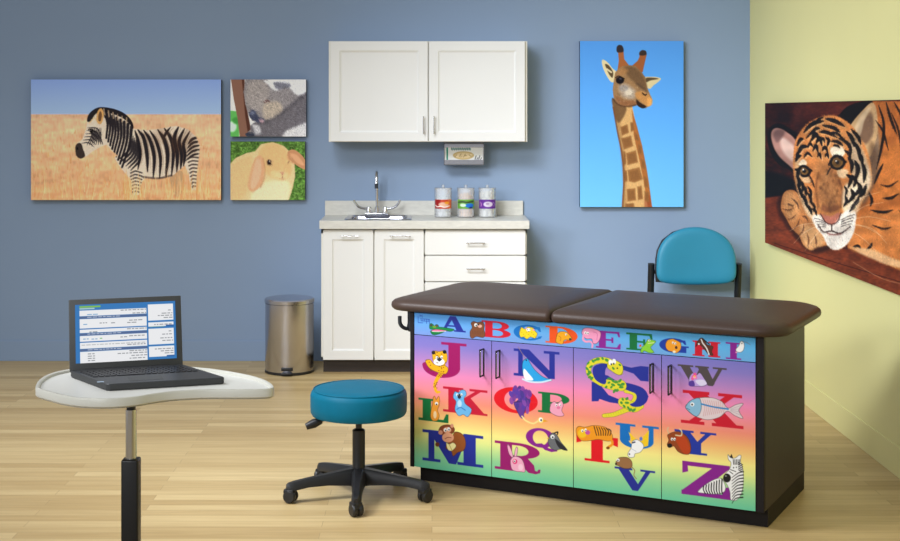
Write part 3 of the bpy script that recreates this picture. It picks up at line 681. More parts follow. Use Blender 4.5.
# ---------------------------------------------------------------- base cabinet
BY = 8.55; k = BY/F
bc = thing('base_cabinet', 'white base cabinet with two doors and four drawers under the sink counter', 'cabinet', (ux(424), BY, 0))
o_ = Vector((ux(424), BY, 0)); depth = WALLY-BY
ztop = EYE-(228.6-VY)*k; zb = EYE-(360-VY)*k
bm = BM(); xa, xb, za, zc_ = L_(321), L_(527), zb-.002, ztop
for q in ((xa, xa+.018, .019, depth-.008, za, zc_), (xb-.018, xb, .019, depth-.008, za, zc_), (L_(423.6), L_(425.6), .019, depth-.008, za, zc_), (xa, xb, .019, depth-.008, za, za+.018), (xa, xb, depth-.016, depth-.008, za, zc_),
          (xa, xb, .019, .037, zc_-.03, zc_), (L_(372), L_(376), .019, .03, za, zc_), *[(L_(424), xb, .019, .03, uz(y)-.008, uz(y)+.008) for y in (255.4, 281.8, 320.6)]): box(bm, *q)
obj('carcass', bm, M_edge, bc)
obj('toe_kick', bx(L_(322.5), L_(525.5), .07, depth-.008, 0, zb-.002), M_toe, bc)
for a, b, hx in ((323, 373.3, (343, 357)), (374.6, 423.8, (392, 409))):
    d = shaker('door', L_(a), L_(b), zb, uz(230.3), 0, bc, .056)
    pull(d, (L_(hx[0]), uz(235.8)), (L_(hx[1]), uz(235.8)), 0)
for a, b in ((230.5, 254.8), (256, 281.2), (282.4, 320), (321.2, 359.8)):
    d = slab('drawer', L_(425.2), L_(525.5), uz(b), uz(a), 0, bc)
    zc = (uz(a)+uz(b))/2; pull(d, (L_(468), zc), (L_(483), zc), 0)

# counter
def laminate():
    m = mat('speckled_grey_laminate', (206, 204, 196), .35, vary=.07, scale=22, stretch=(1, 3, 3)); return m
CY = 8.525; ct_z = .938; ct_b = ztop
sx0, sx1, sy0, sy1 = -.515, -.15, 8.60, 8.93    # sink cut
bm = BM(); X0, X1 = (319.6-VX)*CY/F, (529.2-VX)*CY/F
for a in ((X0, sx0, CY, WALLY-.003), (sx1, X1, CY, WALLY-.003), (sx0, sx1, CY, sy0), (sx0, sx1, sy1, WALLY-.003)): box(bm, a[0], a[1], a[2], a[3], ct_b, ct_z)
bmesh.ops.remove_doubles(bm, verts=bm.verts, dist=1e-5)
ct = obj('countertop', bm, laminate())
tag(ct, 'light grey laminate countertop with backsplash on the white base cabinet', 'countertop')
kk = 8.98/F
obj('backsplash', bx((325-VX)*kk, (523-VX)*kk, 8.978, WALLY-.003, ct_z, EYE-(200.8-VY)*kk, .002), laminate(), ct)
obj('front_edge', bx(X0-.001, X1+.001, CY-.006, CY, ct_b, ct_z, .002), laminate(), ct)

# sink
sk = thing('sink', 'shallow stainless steel sink set into the countertop', 'sink', ((sx0+sx1)/2, (sy0+sy1)/2, ct_z))
hx, hy = (sx1-sx0)/2, (sy1-sy0)/2
def rr(hx, hy, r, z, n=5, cx=0, cy=0):
    out = []
    for ax, ay, a in ((1, 1, 0), (-1, 1, PI/2), (-1, -1, PI), (1, -1, 3*PI/2)):
        for i in range(n+1):
            t = a+PI/2*i/n; out.append((cx+ax*(hx-r)+r*math.cos(t), cy+ay*(hy-r)+r*math.sin(t), z))
    return out
bm = BM(); loft(bm, [rr(hx+.025, hy+.02, .03, .0006), rr(hx+.02, hy+.015, .03, .005), rr(hx-.004, hy-.004, .03, .005), rr(hx-.012, hy-.012, .035, -.006), rr(hx-.02, hy-.02, .04, -.13), rr(.02, .02, .015, -.14)], cap=False)
bm.faces.new([bm.verts.new(p) for p in rr(.02, .02, .015, -.14)])
obj('basin', bm, M_steel, sk, True)
obj('drain', lathe(BM(), [(0, -.132), (.022, -.132), (.026, -.137), (.026, -.139)], 20), M_chrome, sk, True)
# faucet
FX, FY = (377-VX)*8.9/F, 8.905
fc = thing('faucet', 'chrome gooseneck faucet with two wing handles behind the sink', 'faucet', (FX, FY, ct_z+.0055))
obj('base_plate', bx(-.078, .078, -.026, .026, 0, .018, .006, 3), M_chrome, fc, True)
bm = BM(); lathe(bm, [(0, .015), (.016, .015), (.015, .05), (.0095, .056), (.0095, .2)], 20)
tube(bm, [(0, 0, .2)]+smooth_path([(0, 0, .22), (0, -.022, .262), (0, -.062, .276), (0, -.10, .25), (0, -.108, .205)], 5), .0085, 14)
obj('spout', bm, M_chrome, fc, True)
obj('aerator', tube(BM(), [(0, -.108, .207), (0, -.109, .176)], .0115, 14), M_dkmetal, fc, True)
for s in (-1, 1):
    bm = BM(); lathe(bm, [(0, .016), (.017, .016), (.017, .045), (.012, .054), (0, .055)], 18, s*.052)
    tube(bm, smooth_path([(s*.052, 0, .042), (s*.085, -.006, .044), (s*.118, -.012, .056), (s*.142, -.016, .086), (s*.146, -.016, .098)], 5), .0075, 12, sx=1.1)
    obj('wing_handle', bm, M_chrome, fc, True)

# jars -----------------------------------------------------------
def clear_mat():
    m = bpy.data.materials.new('clear_acrylic'); m.use_nodes = True; nt = m.node_tree; nt.nodes.remove(nt.nodes['Principled BSDF'])
    out = nt.nodes['Material Output']; tr = nt.nodes.new('ShaderNodeBsdfTransparent'); gl = nt.nodes.new('ShaderNodeBsdfGlossy'); gl.inputs['Roughness'].default_value = .08
    df = nt.nodes.new('ShaderNodeBsdfDiffuse'); df.inputs[0].default_value = (.9, .93, .96, 1)
    lw = nt.nodes.new('ShaderNodeLayerWeight'); lw.inputs[0].default_value = .35
    nz = nt.nodes.new('ShaderNodeTexNoise'); nz.inputs['Scale'].default_value = 12
    mr = nt.nodes.new('ShaderNodeMapRange'); mr.inputs[3].default_value = .22; mr.inputs[4].default_value = .34
    m1 = nt.nodes.new('ShaderNodeMixShader'); m2 = nt.nodes.new('ShaderNodeMixShader'); L = nt.links
    L.new(nz.outputs['Fac'], mr.inputs[0]); L.new(mr.outputs[0], m1.inputs[0]); L.new(tr.outputs[0], m1.inputs[1]); L.new(df.outputs[0], m1.inputs[2])
    L.new(lw.outputs['Facing'], m2.inputs[0]); L.new(m1.outputs[0], m2.inputs[1]); L.new(gl.outputs[0], m2.inputs[2]); L.new(m2.outputs[0], out.inputs[0])
    return m
M_clear = clear_mat()
JY = 8.80; jk = JY/F; jr = 8.8*jk; jh = 29*jk
def jar(px, label, paintfn):
    t = thing('storage_jar', label, 'jar', ((px-VX)*jk, JY, ct_z))
    obj('jar_body', lathe(BM(), [(0, .002), (jr-.004, .002), (jr, .006), (jr, jh), (jr-.0025, jh), (jr-.0025, .008), (0, .006)], 36), M_clear, t, True)
    obj('lid', lathe(BM(), [(jr+.001, jh-.004), (jr+.002, jh+.001), (jr-.002, jh+.005), (.012, jh+.006), (.008, jh+.01), (.011, jh+.018), (.006, jh+.023), (0, jh+.0235)], 36), M_clear, t, True)
    # wrapped label
    cv = Canvas(0, 0, 16, 10, 9); paintfn(cv); nx, ny = 60, 36; r = jr+.0008
    me = bpy.data.meshes.new('printed_label'); vs, fs = [], []
    a0, a1 = math.radians(-90-66), math.radians(-90+66)
    if True:
        uu = np.linspace(0, 1, nx+1); vv = np.linspace(0, 1, ny+1)
        for v in vv:
            for u in uu:
                a = a0+(a1-a0)*u; vs.append((r*math.cos(a), r*math.sin(a), (18.2-v*9)*jk))
        for j in range(ny):
            for i in range(nx): q = j*(nx+1)+i; fs.append((q, q+nx+1, q+nx+2, q+1))
        me.from_pydata(vs, [], fs); at = me.color_attributes.new('paint', 'FLOAT_COLOR', 'POINT')
        U, V = np.meshgrid(uu, vv); c4 = np.ones((len(vs), 4)); c4[:, :3] = lin(np.clip(cv.sample(U.ravel()*16, V.ravel()*10), 0, 255)); at.data.foreach_set('color', c4.ravel().astype(np.float32))
        me.polygons.foreach_set('use_smooth', [True]*len(me.polygons))
    lb = bpy.data.objects.new('printed_label', me); C.objects.link(lb); me.materials.append(M_gloss); lb.parent = t
    return t
def lab_red(c):
    c.a[:] = (190, 66, 40); c.poly([(0, 0), (6, 0), (5, 10), (0, 10)], (150, 24, 24)); c.poly([(12, 0), (16, 0), (16, 10), (11, 10)], (214, 104, 60), .9)
    c.ell(8, 5.5, 4, 2.6, (226, 196, 170), .8, soft=3); c.ell(11, 3.6, 2, 1.5, (226, 150, 40), .9, soft=2); c.line([(1, 6.5), (3, 8), (6, 7.4), (9, 8.4), (13, 7)], 1.1, (240, 236, 230), .9)
def lab_green(c):
    c.a[:] = (96, 156, 56); c.line([(1.5, 3.2), (5, 2.4), (9, 3), (14, 2.2)], 1.8, (44, 58, 44), .85); c.ell(11, 6.5, 4, 2.4, (30, 110, 200), soft=2); c.ell(5.5, 6.2, 2.6, 1.8, (206, 224, 210), .9, soft=2); c.ell(12, 9, 2, 1, (30, 44, 110), soft=1)
def lab_purple(c):
    c.a[:] = (96, 40, 136); c.ell(8.5, 5.2, 3.8, 3, (206, 196, 210), .95, soft=2); c.ell(8, 4.6, 1.4, 1.2, (150, 130, 160), .8, soft=1); c.line([(1.5, 3), (3, 5), (2.2, 7.5)], .8, (206, 150, 190), .8); c.line([(12.5, 3), (14.5, 5), (13.5, 7.4)], .8, (180, 150, 210), .7)
jar(443.2, 'clear jar with a red label, the leftmost on the counter', lab_red)
jar(465.8, 'clear jar with a green label holding tan wooden sticks', lab_green)
jar(487.2, 'clear jar with a purple label, the rightmost on the counter', lab_purple)
M_cot = mat('white_cotton', (240, 240, 240), .9, vary=.04, scale=40, bump=.3); M_cot2 = mat('cream_gauze', (226, 224, 214), .9, vary=.05)
def cotton(r=.0165):
    bm = BM(); bmesh.ops.create_icosphere(bm, subdivisions=2, radius=r)
    for v in bm.verts: v.co *= 1+.10*math.sin(v.co.x*300+v.co.y*210)*math.cos(v.co.z*260)
    return bm
def fill(px, rings, name, bmf, m, label, cat, group, z0, dz, r):
    first = None; q = 0; R = random.Random(px)
    for lv in range(rings):
        for i in range(6 if r > 0 else 1):
            a = i*PI/3+lv*.5; rad = r; p = ((px-VX)*jk+rad*math.cos(a), JY+rad*math.sin(a), ct_z+z0+lv*dz)
            if first is None:
                first = obj(name, bmf(), m, None, True); tag(first, label, cat, group); first.location = p
            else:
                d = first.copy(); C.objects.link(d); d.location = p; d.rotation_euler = (0, 0, R.uniform(0, 3))
fill(443.2, 4, 'cotton_ball', cotton, M_cot, 'white cotton ball inside the jar with the red label', 'cotton ball', 'cotton balls in the red-label jar', .0235, .0285, .0335)
def roll():
    return lathe(BM(), [(0, -.019), (.012, -.019), (.0145, -.016), (.0145, .016), (.012, .019), (0, .019)], 16)
fill(487.2, 4, 'gauze_roll', roll, M_cot2, 'white gauze roll inside the jar with the purple label', 'gauze roll', 'gauze rolls in the purple-label jar', .028, .0385, .0355)
R = random.Random(2); first = None
M_stick = mat('birch_wood', (226, 178, 128), .6, vary=.1, scale=30, stretch=(1, 1, .1))
for i in range(14):
    for j, rad in enumerate((.042, .022)):
        if j and i % 2: continue
        a = i*2*PI/14+.2*j; p = ((465.8-VX)*jk+rad*math.cos(a), JY+rad*math.sin(a), ct_z+.0085)
        if first is None:
            bm = bx(-.008, .008, -.0011, .0011, 0, .148); first = obj('tongue_depressor', bm, M_stick)
            tag(first, 'tan wooden stick standing in the jar with the green label', 'wooden stick', 'wooden sticks in the green-label jar'); d = first
        else: d = first.copy(); C.objects.link(d)
        d.location = p; d.rotation_euler = (0, 0, a+PI/2); d.scale = (1, 1, R.uniform(.86, 1))

# ---------------------------------------------------------------- waste bin
TY = 8.63; tr = .15
tb = thing('waste_bin', 'round stainless steel pedal bin beside the white base cabinet', 'waste bin', ((289.5-VX)*TY/F, TY, 0))
obj('body', lathe(BM(), [(0, .012), (tr-.003, .012), (tr-.001, .02), (tr-.001, .425), (tr-.006, .427), (0, .427)], 64), M_steel, tb, True)
obj('base_ring', lathe(BM(), [(0, 0), (tr-.004, 0), (tr+.001, .003), (tr+.001, .016), (tr-.003, .018)], 64), M_black, tb, True)
obj('lid', lathe(BM(), [(tr-.004, .427), (tr-.004, .431), (tr+.003, .432), (tr+.003, .448), (tr-.003, .455), (tr*.7, .462), (tr*.3, .466), (0, .467)], 64), M_steel, tb, True)
pd = obj('pedal', bx(-.032, .032, -tr-.03, -tr+.01, .012, .02, .003), M_black, tb, True)
obj('pedal_recess', bx(-.035, .035, -tr-.003, -tr+.012, .03, .05, .003), M_black, tb, True)
obj('hinge', bx(-.05, .05, tr-.008, tr+.02, .40, .44, .005), M_black, tb, True)

# ---------------------------------------------------------------- side chair by the wall
CH = thing('side_chair', 'teal upholstered chair with black frame between exam table and blue wall', 'chair', (1.64, 8.7, 0))
def backpad():
    bm = BM(); hw, z0, z1 = .249, .527, .886; pts = []
    # outline: nearly straight bottom, rounded-arch top
    raw = [(-.245, z0+.012), (-.12, z0+.001), (0, z0-.004), (.12, z0+.001), (.245, z0+.012), (.249, z0+.09), (.247, z0+.16), (.238, z0+.215), (.205, z0+.28), (.14, z0+.33), (.06, z1-.004), (0, z1),
           (-.06, z1-.004), (-.14, z0+.33), (-.205, z0+.28), (-.238, z0+.215), (-.247, z0+.16), (-.249, z0+.09)]
    cx, cz = 0, z0+.17
    def loop(s, y): return [((x-cx)*s+cx, y+.10*x*x*4*0-.0, (z-cz)*s+cz) for x, z in raw]
    ls = [loop(.93, .034), loop(.985, .03), loop(1, .015), loop(.995, 0), loop(.96, -.014), loop(.86, -.024), loop(.7, -.027), loop(.4, -.0275), loop(.12, -.0275)]
    loft(bm, ls)
    for v in bm.verts: v.co.y += -.35*v.co.x*v.co.x*1.2
    return bm
o = obj('back_cushion', backpad(), M_tealc, CH, True)
s_ = o.modifiers.new('subdivision', 'SUBSURF'); s_.levels = s_.render_levels = 2
bs = backpad()
for v in bs.verts: v.co.y = v.co.y*.6+.045; v.co.z = (v.co.z-.7)*.98+.697
obj('back_shell', bs, M_black, CH, True)
for s in (-1, 1):
    x = s*.272
    obj('front_leg', tube(BM(), [(x, -.44, 0), (x, -.42, .2), (x, -.41, .42)], .014, 12), M_blackmetal, CH, True)
    bm = BM(); tube(bm, [(x, .16, 0), (x, .08, .35), (x, .035, .62), (x, .03, .655)], .021, 14)
    obj('rear_post', bm, M_blackmetal, CH, True)
obj('cross_bar', tube(BM(), [(-.265, .045, .60), (.265, .045, .60)], .012, 12), M_blackmetal, CH, True)
bm = BM(); loft(bm, [rr(.23, .22, .05, .40, cy=-.2), rr(.25, .24, .06, .415, cy=-.2), rr(.25, .24, .06, .435, cy=-.2), rr(.225, .215, .06, .45, cy=-.2)])
obj('seat', bm, M_tealc, CH, True)
obj('seat_rail', bx(-.272, .272, -.46, -.44, .375, .395, .004), M_blackmetal, CH); obj('seat_rail', bx(-.272, .272, .05, .07, .375, .395, .004), M_blackmetal, CH)

# ---------------------------------------------------------------- exam table
EX0, EY0, EA, EL, ED, EZB, EZT = -.0944, 6.0304, .4773, 1.5284, .6953, .0735, .7438
et = thing('exam_table', 'long exam table with dark brown padded top and colourful alphabet animal doors', 'exam table', (EX0, EY0, 0), -EA)
PT = .022
obj('carcass', bx(0, EL, PT, ED, EZB, EZT, .002), M_espresso, et)
obj('plinth', bx(.014, EL-.002, .07, ED-.001, 0, EZB), M_edgeblk, et)
sL, sR = .02, EL-.031; zT, zB = EZT-.004, EZB+.001
obj('edge_strip', bx(0, sL-.002, 0, PT, EZB, EZT, .001), M_edgeblk, et); obj('edge_strip', bx(sR+.002, EL, 0, PT, EZB, EZT, .001), M_edgeblk, et)
# printed alphabet fronts: drawn flat, in the photograph's layout straightened out by a homography
PW, PH = 360.0, 162.0
def homog(src, dst):
    A = []
    for (x, y), (u, v) in zip(src, dst): A += [[x, y, 1, 0, 0, 0, -u*x, -u*y, -u], [0, 0, 0, x, y, 1, -v*x, -v*y, -v]]
    return np.linalg.svd(np.array(A, float))[2][-1].reshape(3, 3)
HM = homog([(415, 314), (757, 334.5), (755.5, 511), (415, 466.5)], [(0, 0), (PW, 0), (PW, PH), (0, PH)])
def TT(p):
    q = np.c_[p, np.ones(len(p))] @ HM.T; q = q[:, :2]/q[:, 2:3]; q[:, 0] -= .0055*PW*np.sin(PI*np.clip(q[:, 0]/PW, 0, 1)); return q
pr = Canvas(0, 0, PW, PH, 3.2)
def U_(x, y): return float(TT(np.array([[x, y]], float))[0, 0]/PW)
seams = [0, U_(492, 412), U_(573.5, 420), U_(661.5, 430), 1]
doors = [(seams[0], seams[1], U_(482.3, 362)), (seams[1], seams[2], U_(498.2, 363)), (seams[2], seams[3], U_(651.2, 377)), (seams[3], seams[4], U_(669.4, 378))]
M_dkhandle = mat('dark_chrome', (54, 52, 54), .35, .8)
VAp = .145
pr.vgrad([(0, (86, 154, 222)), (VAp*.5, (110, 168, 226)), (VAp, (128, 154, 214)), (VAp+.001, (126, 122, 196)), (.21, (140, 126, 196)), (.30, (186, 136, 194)), (.40, (240, 142, 184)), (.48, (244, 146, 158)),
          (.56, (242, 148, 124)), (.64, (246, 184, 120)), (.74, (250, 236, 146)), (.80, (232, 238, 150)), (.90, (156, 216, 156)), (1, (112, 204, 164))])
# the apron turns more cyan to the right
ha = int(pr.H*VAp); tx = np.linspace(0, 1, pr.W)[None, :, None]**1.3
pr.a[:ha] = pr.a[:ha]*(1-.45*tx)+np.array([92, 200, 236])*.45*tx
pr.T = TT
_poly = pr.poly
def art_poly(pts, col, al=1, soft=.5, sm=False, raw=False):
    _poly(pts, col, al, soft, sm, raw)
    if sm and soft <= 1 and al > .85 and len(pts) > 4 and tuple(col) != (38, 50, 148):
        p = [tuple(q) for q in pts]; pr.line(p+[p[0], p[1]], .55*pr.map[2], tuple(v*.32 for v in col), .6)
pr.poly = art_poly
def glyph(ch, x0, y0, x1, y1, col):
    a = TT(np.array([[x0, y0], [x1, y1]], float)); (ax, ay), (bx_, by) = a
    def M(p): return [((ax+(bx_-ax)*u)*pr.k, (ay+(by-ay)*v)*pr.k) for u, v in p]
    def P(*p): pr.poly(M(p), col, raw=True, soft=.7)
    def R(a0, b0, a1, b1): P((a0, b0), (a1, b0), (a1, b1), (a0, b1))
    def ring(cx, cy, rx, ry, tx, ty, d0=0, d1=360, n=36):
        A = [math.radians(d0+(d1-d0)*i/n) for i in range(n+1)]
        P(*([(cx+rx*math.cos(t), cy+ry*math.sin(t)) for t in A]+[(cx+(rx-tx)*math.cos(t), cy+(ry-ty)*math.sin(t)) for t in reversed(A)]))
    s = .09
    if ch == 'A': P((.4, 0), (.62, 0), (.93, .95), (.66, .95)); P((.4, 0), (.52, .12), (.22, .95), (.11, .95)); R(.25, .6, .75, .7); R(0, .9, .34, 1); R(.56, .9, 1, 1)
    elif ch in 'BDPR':
        R(.12, 0, .38, 1); R(0, 0, .5, s); R(0, 1-s, .52 if ch in 'PR' else .5, 1)
        if ch == 'D': ring(.45, .5, .55, .5, .27, .1, -90, 90)
        else:
            ring(.52, .27, .42 if ch == 'B' else .46, .27, .24, .09, -90, 90); R(.3, .45, .56, .54); R(.3, 0, .55, s)
            if ch == 'B': ring(.52, .73, .48, .27, .26, .09, -90, 90); R(.3, 1-s, .55, 1)
            if ch == 'R': P((.5, .5), (.72, .5), (.86, .72), (.88, .9), (.93, .92), (.96, .84), (1, .84), (.99, .96), (.9, 1.02), (.74, 1), (.66, .88), (.6, .66), (.46, .54))
    elif ch in 'CG':
        ring(.5, .5, .5, .5, .26, .1, 42, 325); P((.8, .1), (.88, .1), (.92, .4), (.86, .4), (.78, .22))
        if ch == 'G': R(.58, .5, 1, .6); R(.7, .55, .92, .96)
        else: P((.84, .7), (.96, .66), (.9, .84), (.78, .86))
    elif ch in 'EF':
        R(.12, 0, .4, 1); R(0, 0, .94, s+.02); P((.82, 0), (.94, 0), (.97, .3), (.9, .3)); R(.36, .45, .7, .55); R(.62, .34, .7, .66)
        if ch == 'E': R(0, 1-s, .98, 1); P((.94, .68), (1, .68), (.98, 1), (.8, 1))
        else: R(0, 1-s, .56, 1)
    elif ch == 'H':
        for x in (.08, .64): R(x, 0, x+.26, 1); R(x-.08, 0, x+.34, s); R(x-.08, 1-s, x+.34, 1)
        R(.3, .45, .7, .56)
    elif ch == 'I': R(.28, 0, .72, 1); R(0, 0, 1, s); R(0, 1-s, 1, 1)
    elif ch == 'J':
        R(.44, 0, 1, s-.02); R(.6, 0, .86, .72); ring(.44, .70, .42, .3, .26, .1, -4, 180); pr.poly(M([(.14+.13*math.cos(t), .68+.09*math.sin(t)) for t in np.linspace(0, 6.2, 20)]), col, raw=True)
    elif ch == 'K':
        R(.12, 0, .36, 1); R(0, 0, .46, s); R(0, 1-s, .46, 1); P((.76, .05), (.88, .05), (.44, .6), (.34, .56)); P((.42, .44), (.62, .36), (.94, .95), (.66, .95)); R(.6, 0, 1, s); R(.56, .92, 1, 1)
    elif ch == 'L': R(.14, 0, .42, 1); R(0, 0, .56, s); R(0, .89, .98, 1); P((.92, .62), (1, .62), (1, 1), (.8, 1))
    elif ch == 'M':
        R(.1, 0, .2, 1); R(.68, 0, .88, 1); P((.1, 0), (.3, 0), (.58, .86), (.54, 1), (.44, 1)); P((.68, 0), (.76, 0), (.56, 1), (.47, 1)); R(0, 0, .28, s); R(.7, 0, 1, s); R(0, 1-s, .3, 1); R(.58, 1-s, 1, 1)
    elif ch == 'N':
        R(.1, 0, .2, 1); R(.78, 0, .9, 1); P((.08, 0), (.34, 0), (.9, .9), (.9, 1), (.76, 1)); R(0, 0, .3, s); R(.66, 0, 1, s); R(0, 1-s, .32, 1)
    elif ch == 'O': ring(.5, .5, .5, .5, .24, .12)
    elif ch == 'Q': ring(.46, .44, .46, .44, .22, .11); P((.3, .72), (.5, .68), (.72, .86), (.94, .9), (1, .84), (.98, .96), (.8, 1.02), (.6, .96), (.46, .8), (.34, .8))
    elif ch == 'S':
        P((.86, 0), (1, 0), (1, .36), (.86, .36), (.74, .2), (.58, .14), (.5, .1), (.52, .02), (.7, .06)); P((0, .5), (.12, .5), (.3, .78), (.48, .86), (.5, .97), (.32, .96), (.14, .9), (.12, .96), (0, .98))
        ring(.3, .24, .26, .26, .2, .1, 90, 330); P((.08, .28), (.28, .3), (.42, .4), (.7, .46), (.92, .56), (1, .72), (.94, .9), (.76, 1), (.6, 1), (.66, .92), (.78, .84), (.78, .74), (.6, .64), (.32, .54), (.14, .44))
    elif ch == 'T': R(.36, 0, .64, 1); R(0, 0, 1, s+.02); P((0, 0), (.1, 0), (.12, .28), (0, .34)); P((.9, 0), (1, 0), (1, .34), (.88, .28)); R(.2, 1-s, .8, 1)
    elif ch == 'U': R(.1, 0, .34, .7); R(.76, 0, .88, .7); ring(.49, .66, .39, .35, .2, .12, 0, 180); R(0, 0, .46, s); R(.62, 0, 1, s)
    elif ch == 'V': P((.08, .04), (.34, .04), (.62, .8), (.56, 1), (.44, 1)); P((.78, .04), (.9, .04), (.58, 1), (.48, 1)); R(0, 0, .44, s); R(.64, 0, 1, s)
    elif ch == 'W':
        P((.05, .04), (.24, .04), (.42, .86), (.38, 1), (.28, 1)); P((.46, .04), (.54, .04), (.38, 1), (.3, 1)); P((.4, .04), (.6, .04), (.76, .86), (.72, 1), (.62, 1)); P((.84, .04), (.92, .04), (.72, 1), (.64, 1)); R(0, 0, .32, s); R(.36, 0, .64, s); R(.72, 0, 1, s)
    elif ch == 'X': P((.1, .04), (.4, .04), (.92, .96), (.6, .96)); P((.74, .04), (.88, .04), (.26, .96), (.1, .96)); R(.03, 0, .46, s); R(.6, 0, .98, s); R(0, 1-s, .38, 1); R(.5, 1-s, 1, 1)
    elif ch == 'Y': P((.08, .04), (.36, .04), (.6, .55), (.42, .6)); P((.76, .04), (.9, .04), (.58, .6), (.5, .54)); R(.38, .5, .64, 1); R(0, 0, .46, s); R(.62, 0, 1, s); R(.24, 1-s, .78, 1)
    elif ch == 'Z': R(.02, 0, .98, .13); P((.02, 0), (.12, 0), (.14, .3), (.02, .36)); P((.66, .08), (.98, .08), (.36, .9), (0, .9)); R(0, .87, .98, 1); P((.88, .66), (1, .62), (1, 1), (.8, 1))
NV, CR, MG, GR, BL, PU, RD = (38, 50, 148), (204, 30, 52), (162, 24, 98), (0, 112, 58), (20, 114, 190), (140, 36, 144), (226, 30, 42)
for g in [('A', 440, 316.5, 466, 333.8, NV), ('B', 482, 321, 511, 339.6, CR), ('C', 514, 324, 543.8, 342, BL), ('D', 546, 325.5, 578, 345, (232, 88, 34)), ('E', 596.5, 329.5, 621.4, 349, PU), ('F', 627, 331, 654, 350.5, GR),
          ('G', 660, 335.5, 689.5, 352.5, (30, 64, 160)), ('H', 693.6, 338.3, 721.7, 356, CR), ('I', 727, 339.5, 742.4, 358, PU), ('J', 422.3, 341.5, 467, 380.8, MG), ('K', 443.6, 387, 488, 416.5, (196, 30, 58)), ('L', 419, 398.4, 449, 423.6, GR),
          ('M', 423, 429.6, 483.7, 468, NV), ('N', 514, 348.5, 560, 379.3, NV), ('O', 494, 385.5, 538, 415.5, RD), ('P', 538.5, 391.5, 570.5, 415, GR), ('Q', 526, 426.6, 558, 452.3, PU), ('R', 494.8, 440.4, 540.6, 474.3, (156, 28, 110)),
          ('S', 591.8, 361, 649, 407, NV), ('T', 576.2, 433.5, 617.8, 464, RD), ('U', 615.7, 422, 659, 450.4, BL), ('V', 614.5, 466, 655, 493, NV), ('W', 678, 362.3, 727.3, 385.4, (82, 72, 74)), ('X', 681, 388, 744, 427.7, CR),
          ('Y', 674.3, 428, 716.3, 456, (36, 58, 160)), ('Z', 681, 459.8, 730.6, 499.7, PU)]: glyph(*g)
K0, WH, YE = (18, 16, 18), (246, 246, 244), (244, 214, 50)
def eyes(*pts, r=6.5):
    for x, y in pts: pr.ell(x, y, r, r*1.25, WH); pr.ell(x+r*.2, y+r*.35, r*.42, r*.5, K0)
# crocodile and small maker's mark at A
pr.at(412, 312, 19.3)
pr.poly([(345, 300), (350, 268), (380, 252), (412, 268), (440, 300), (470, 272), (512, 280), (530, 318), (600, 325), (773, 350), (820, 372), (760, 402), (690, 396), (560, 372), (400, 368), (350, 352)], (18, 134, 66), sm=True)
pr.poly([(372, 396), (520, 412), (640, 398), (560, 446), (460, 474), (395, 462)], (14, 122, 58), sm=True); pr.poly([(385, 388), (470, 366), (640, 384), (690, 394), (540, 408), (420, 408)], (240, 120, 160), sm=True)
pr.line([(395, 408), (520, 412), (660, 398)], 12, WH, .9); pr.ell(380, 290, 22, 20, (96, 40, 60)); pr.ell(486, 300, 22, 20, (110, 60, 70)); pr.ell(440, 318, 36, 22, (150, 160, 40), .8, soft=1)
MB_ = (44, 76, 168)
for seg in [((128, 232), (128, 120)), ((128, 240), (220, 244)), ((165, 70), (165, 130)), ((205, 80), (205, 140)), ((165, 100), (205, 104)), ((170, 160), (345, 172)), ((185, 165), (185, 205)), ((220, 165), (215, 205)), ((250, 170), (250, 205)),
            ((285, 165), (285, 205)), ((320, 170), (320, 208)), ((185, 205), (345, 212)), ((345, 172), (345, 255)), ((290, 215), (290, 255))]: pr.line(list(seg), 11, MB_, .95, sm=False)
# bear B
pr.at(400, 310, 5.41)
pr.poly([(382, 152), (380, 125), (392, 100), (386, 78), (400, 66), (420, 72), (446, 68), (458, 85), (456, 110), (462, 140), (450, 155), (415, 150), (395, 160)], (128, 76, 46), sm=True)
pr.ell(412, 86, 9, 10, WH); pr.ell(414, 89, 4, 4.5, K0); pr.ell(434, 92, 12, 9, (226, 170, 150)); pr.ell(425, 84, 5, 4, K0)
for q in range(7): pr.line([(395+q*9, 118), (392+q*9, 138)], 2, (86, 48, 28), .6)
# leopard J
L_c = (238, 178, 40)
pr.line([(236, 300), (226, 345), (205, 375), (190, 412), (200, 446), (216, 448)], 30, L_c, w2=12); pr.poly([(140, 280), (165, 274), (190, 300), (230, 300), (262, 318), (250, 350), (200, 340), (160, 318)], L_c, sm=True)
pr.poly([(178, 240), (190, 228), (215, 230), (240, 226), (256, 240), (258, 278), (240, 302), (212, 308), (190, 296), (180, 270)], L_c, sm=True)
pr.ell(184, 236, 10, 10, K0); pr.ell(244, 232, 10, 10, K0); pr.ell(214, 286, 30, 20, WH); pr.poly([(198, 264), (232, 264), (216, 284)], (60, 50, 50), sm=True); eyes((203, 262), (228, 260), r=7)
R = random.Random(8)
for q in range(46):
    x, y = R.choice([(R.uniform(150, 250), R.uniform(285, 335)), (R.uniform(184, 252), R.uniform(232, 256)), (R.uniform(208, 244), R.uniform(310, 370)), (R.uniform(186, 208), R.uniform(375, 430))]); pr.ell(x, y, 3.2, 2.6, (120, 70, 20), .85)
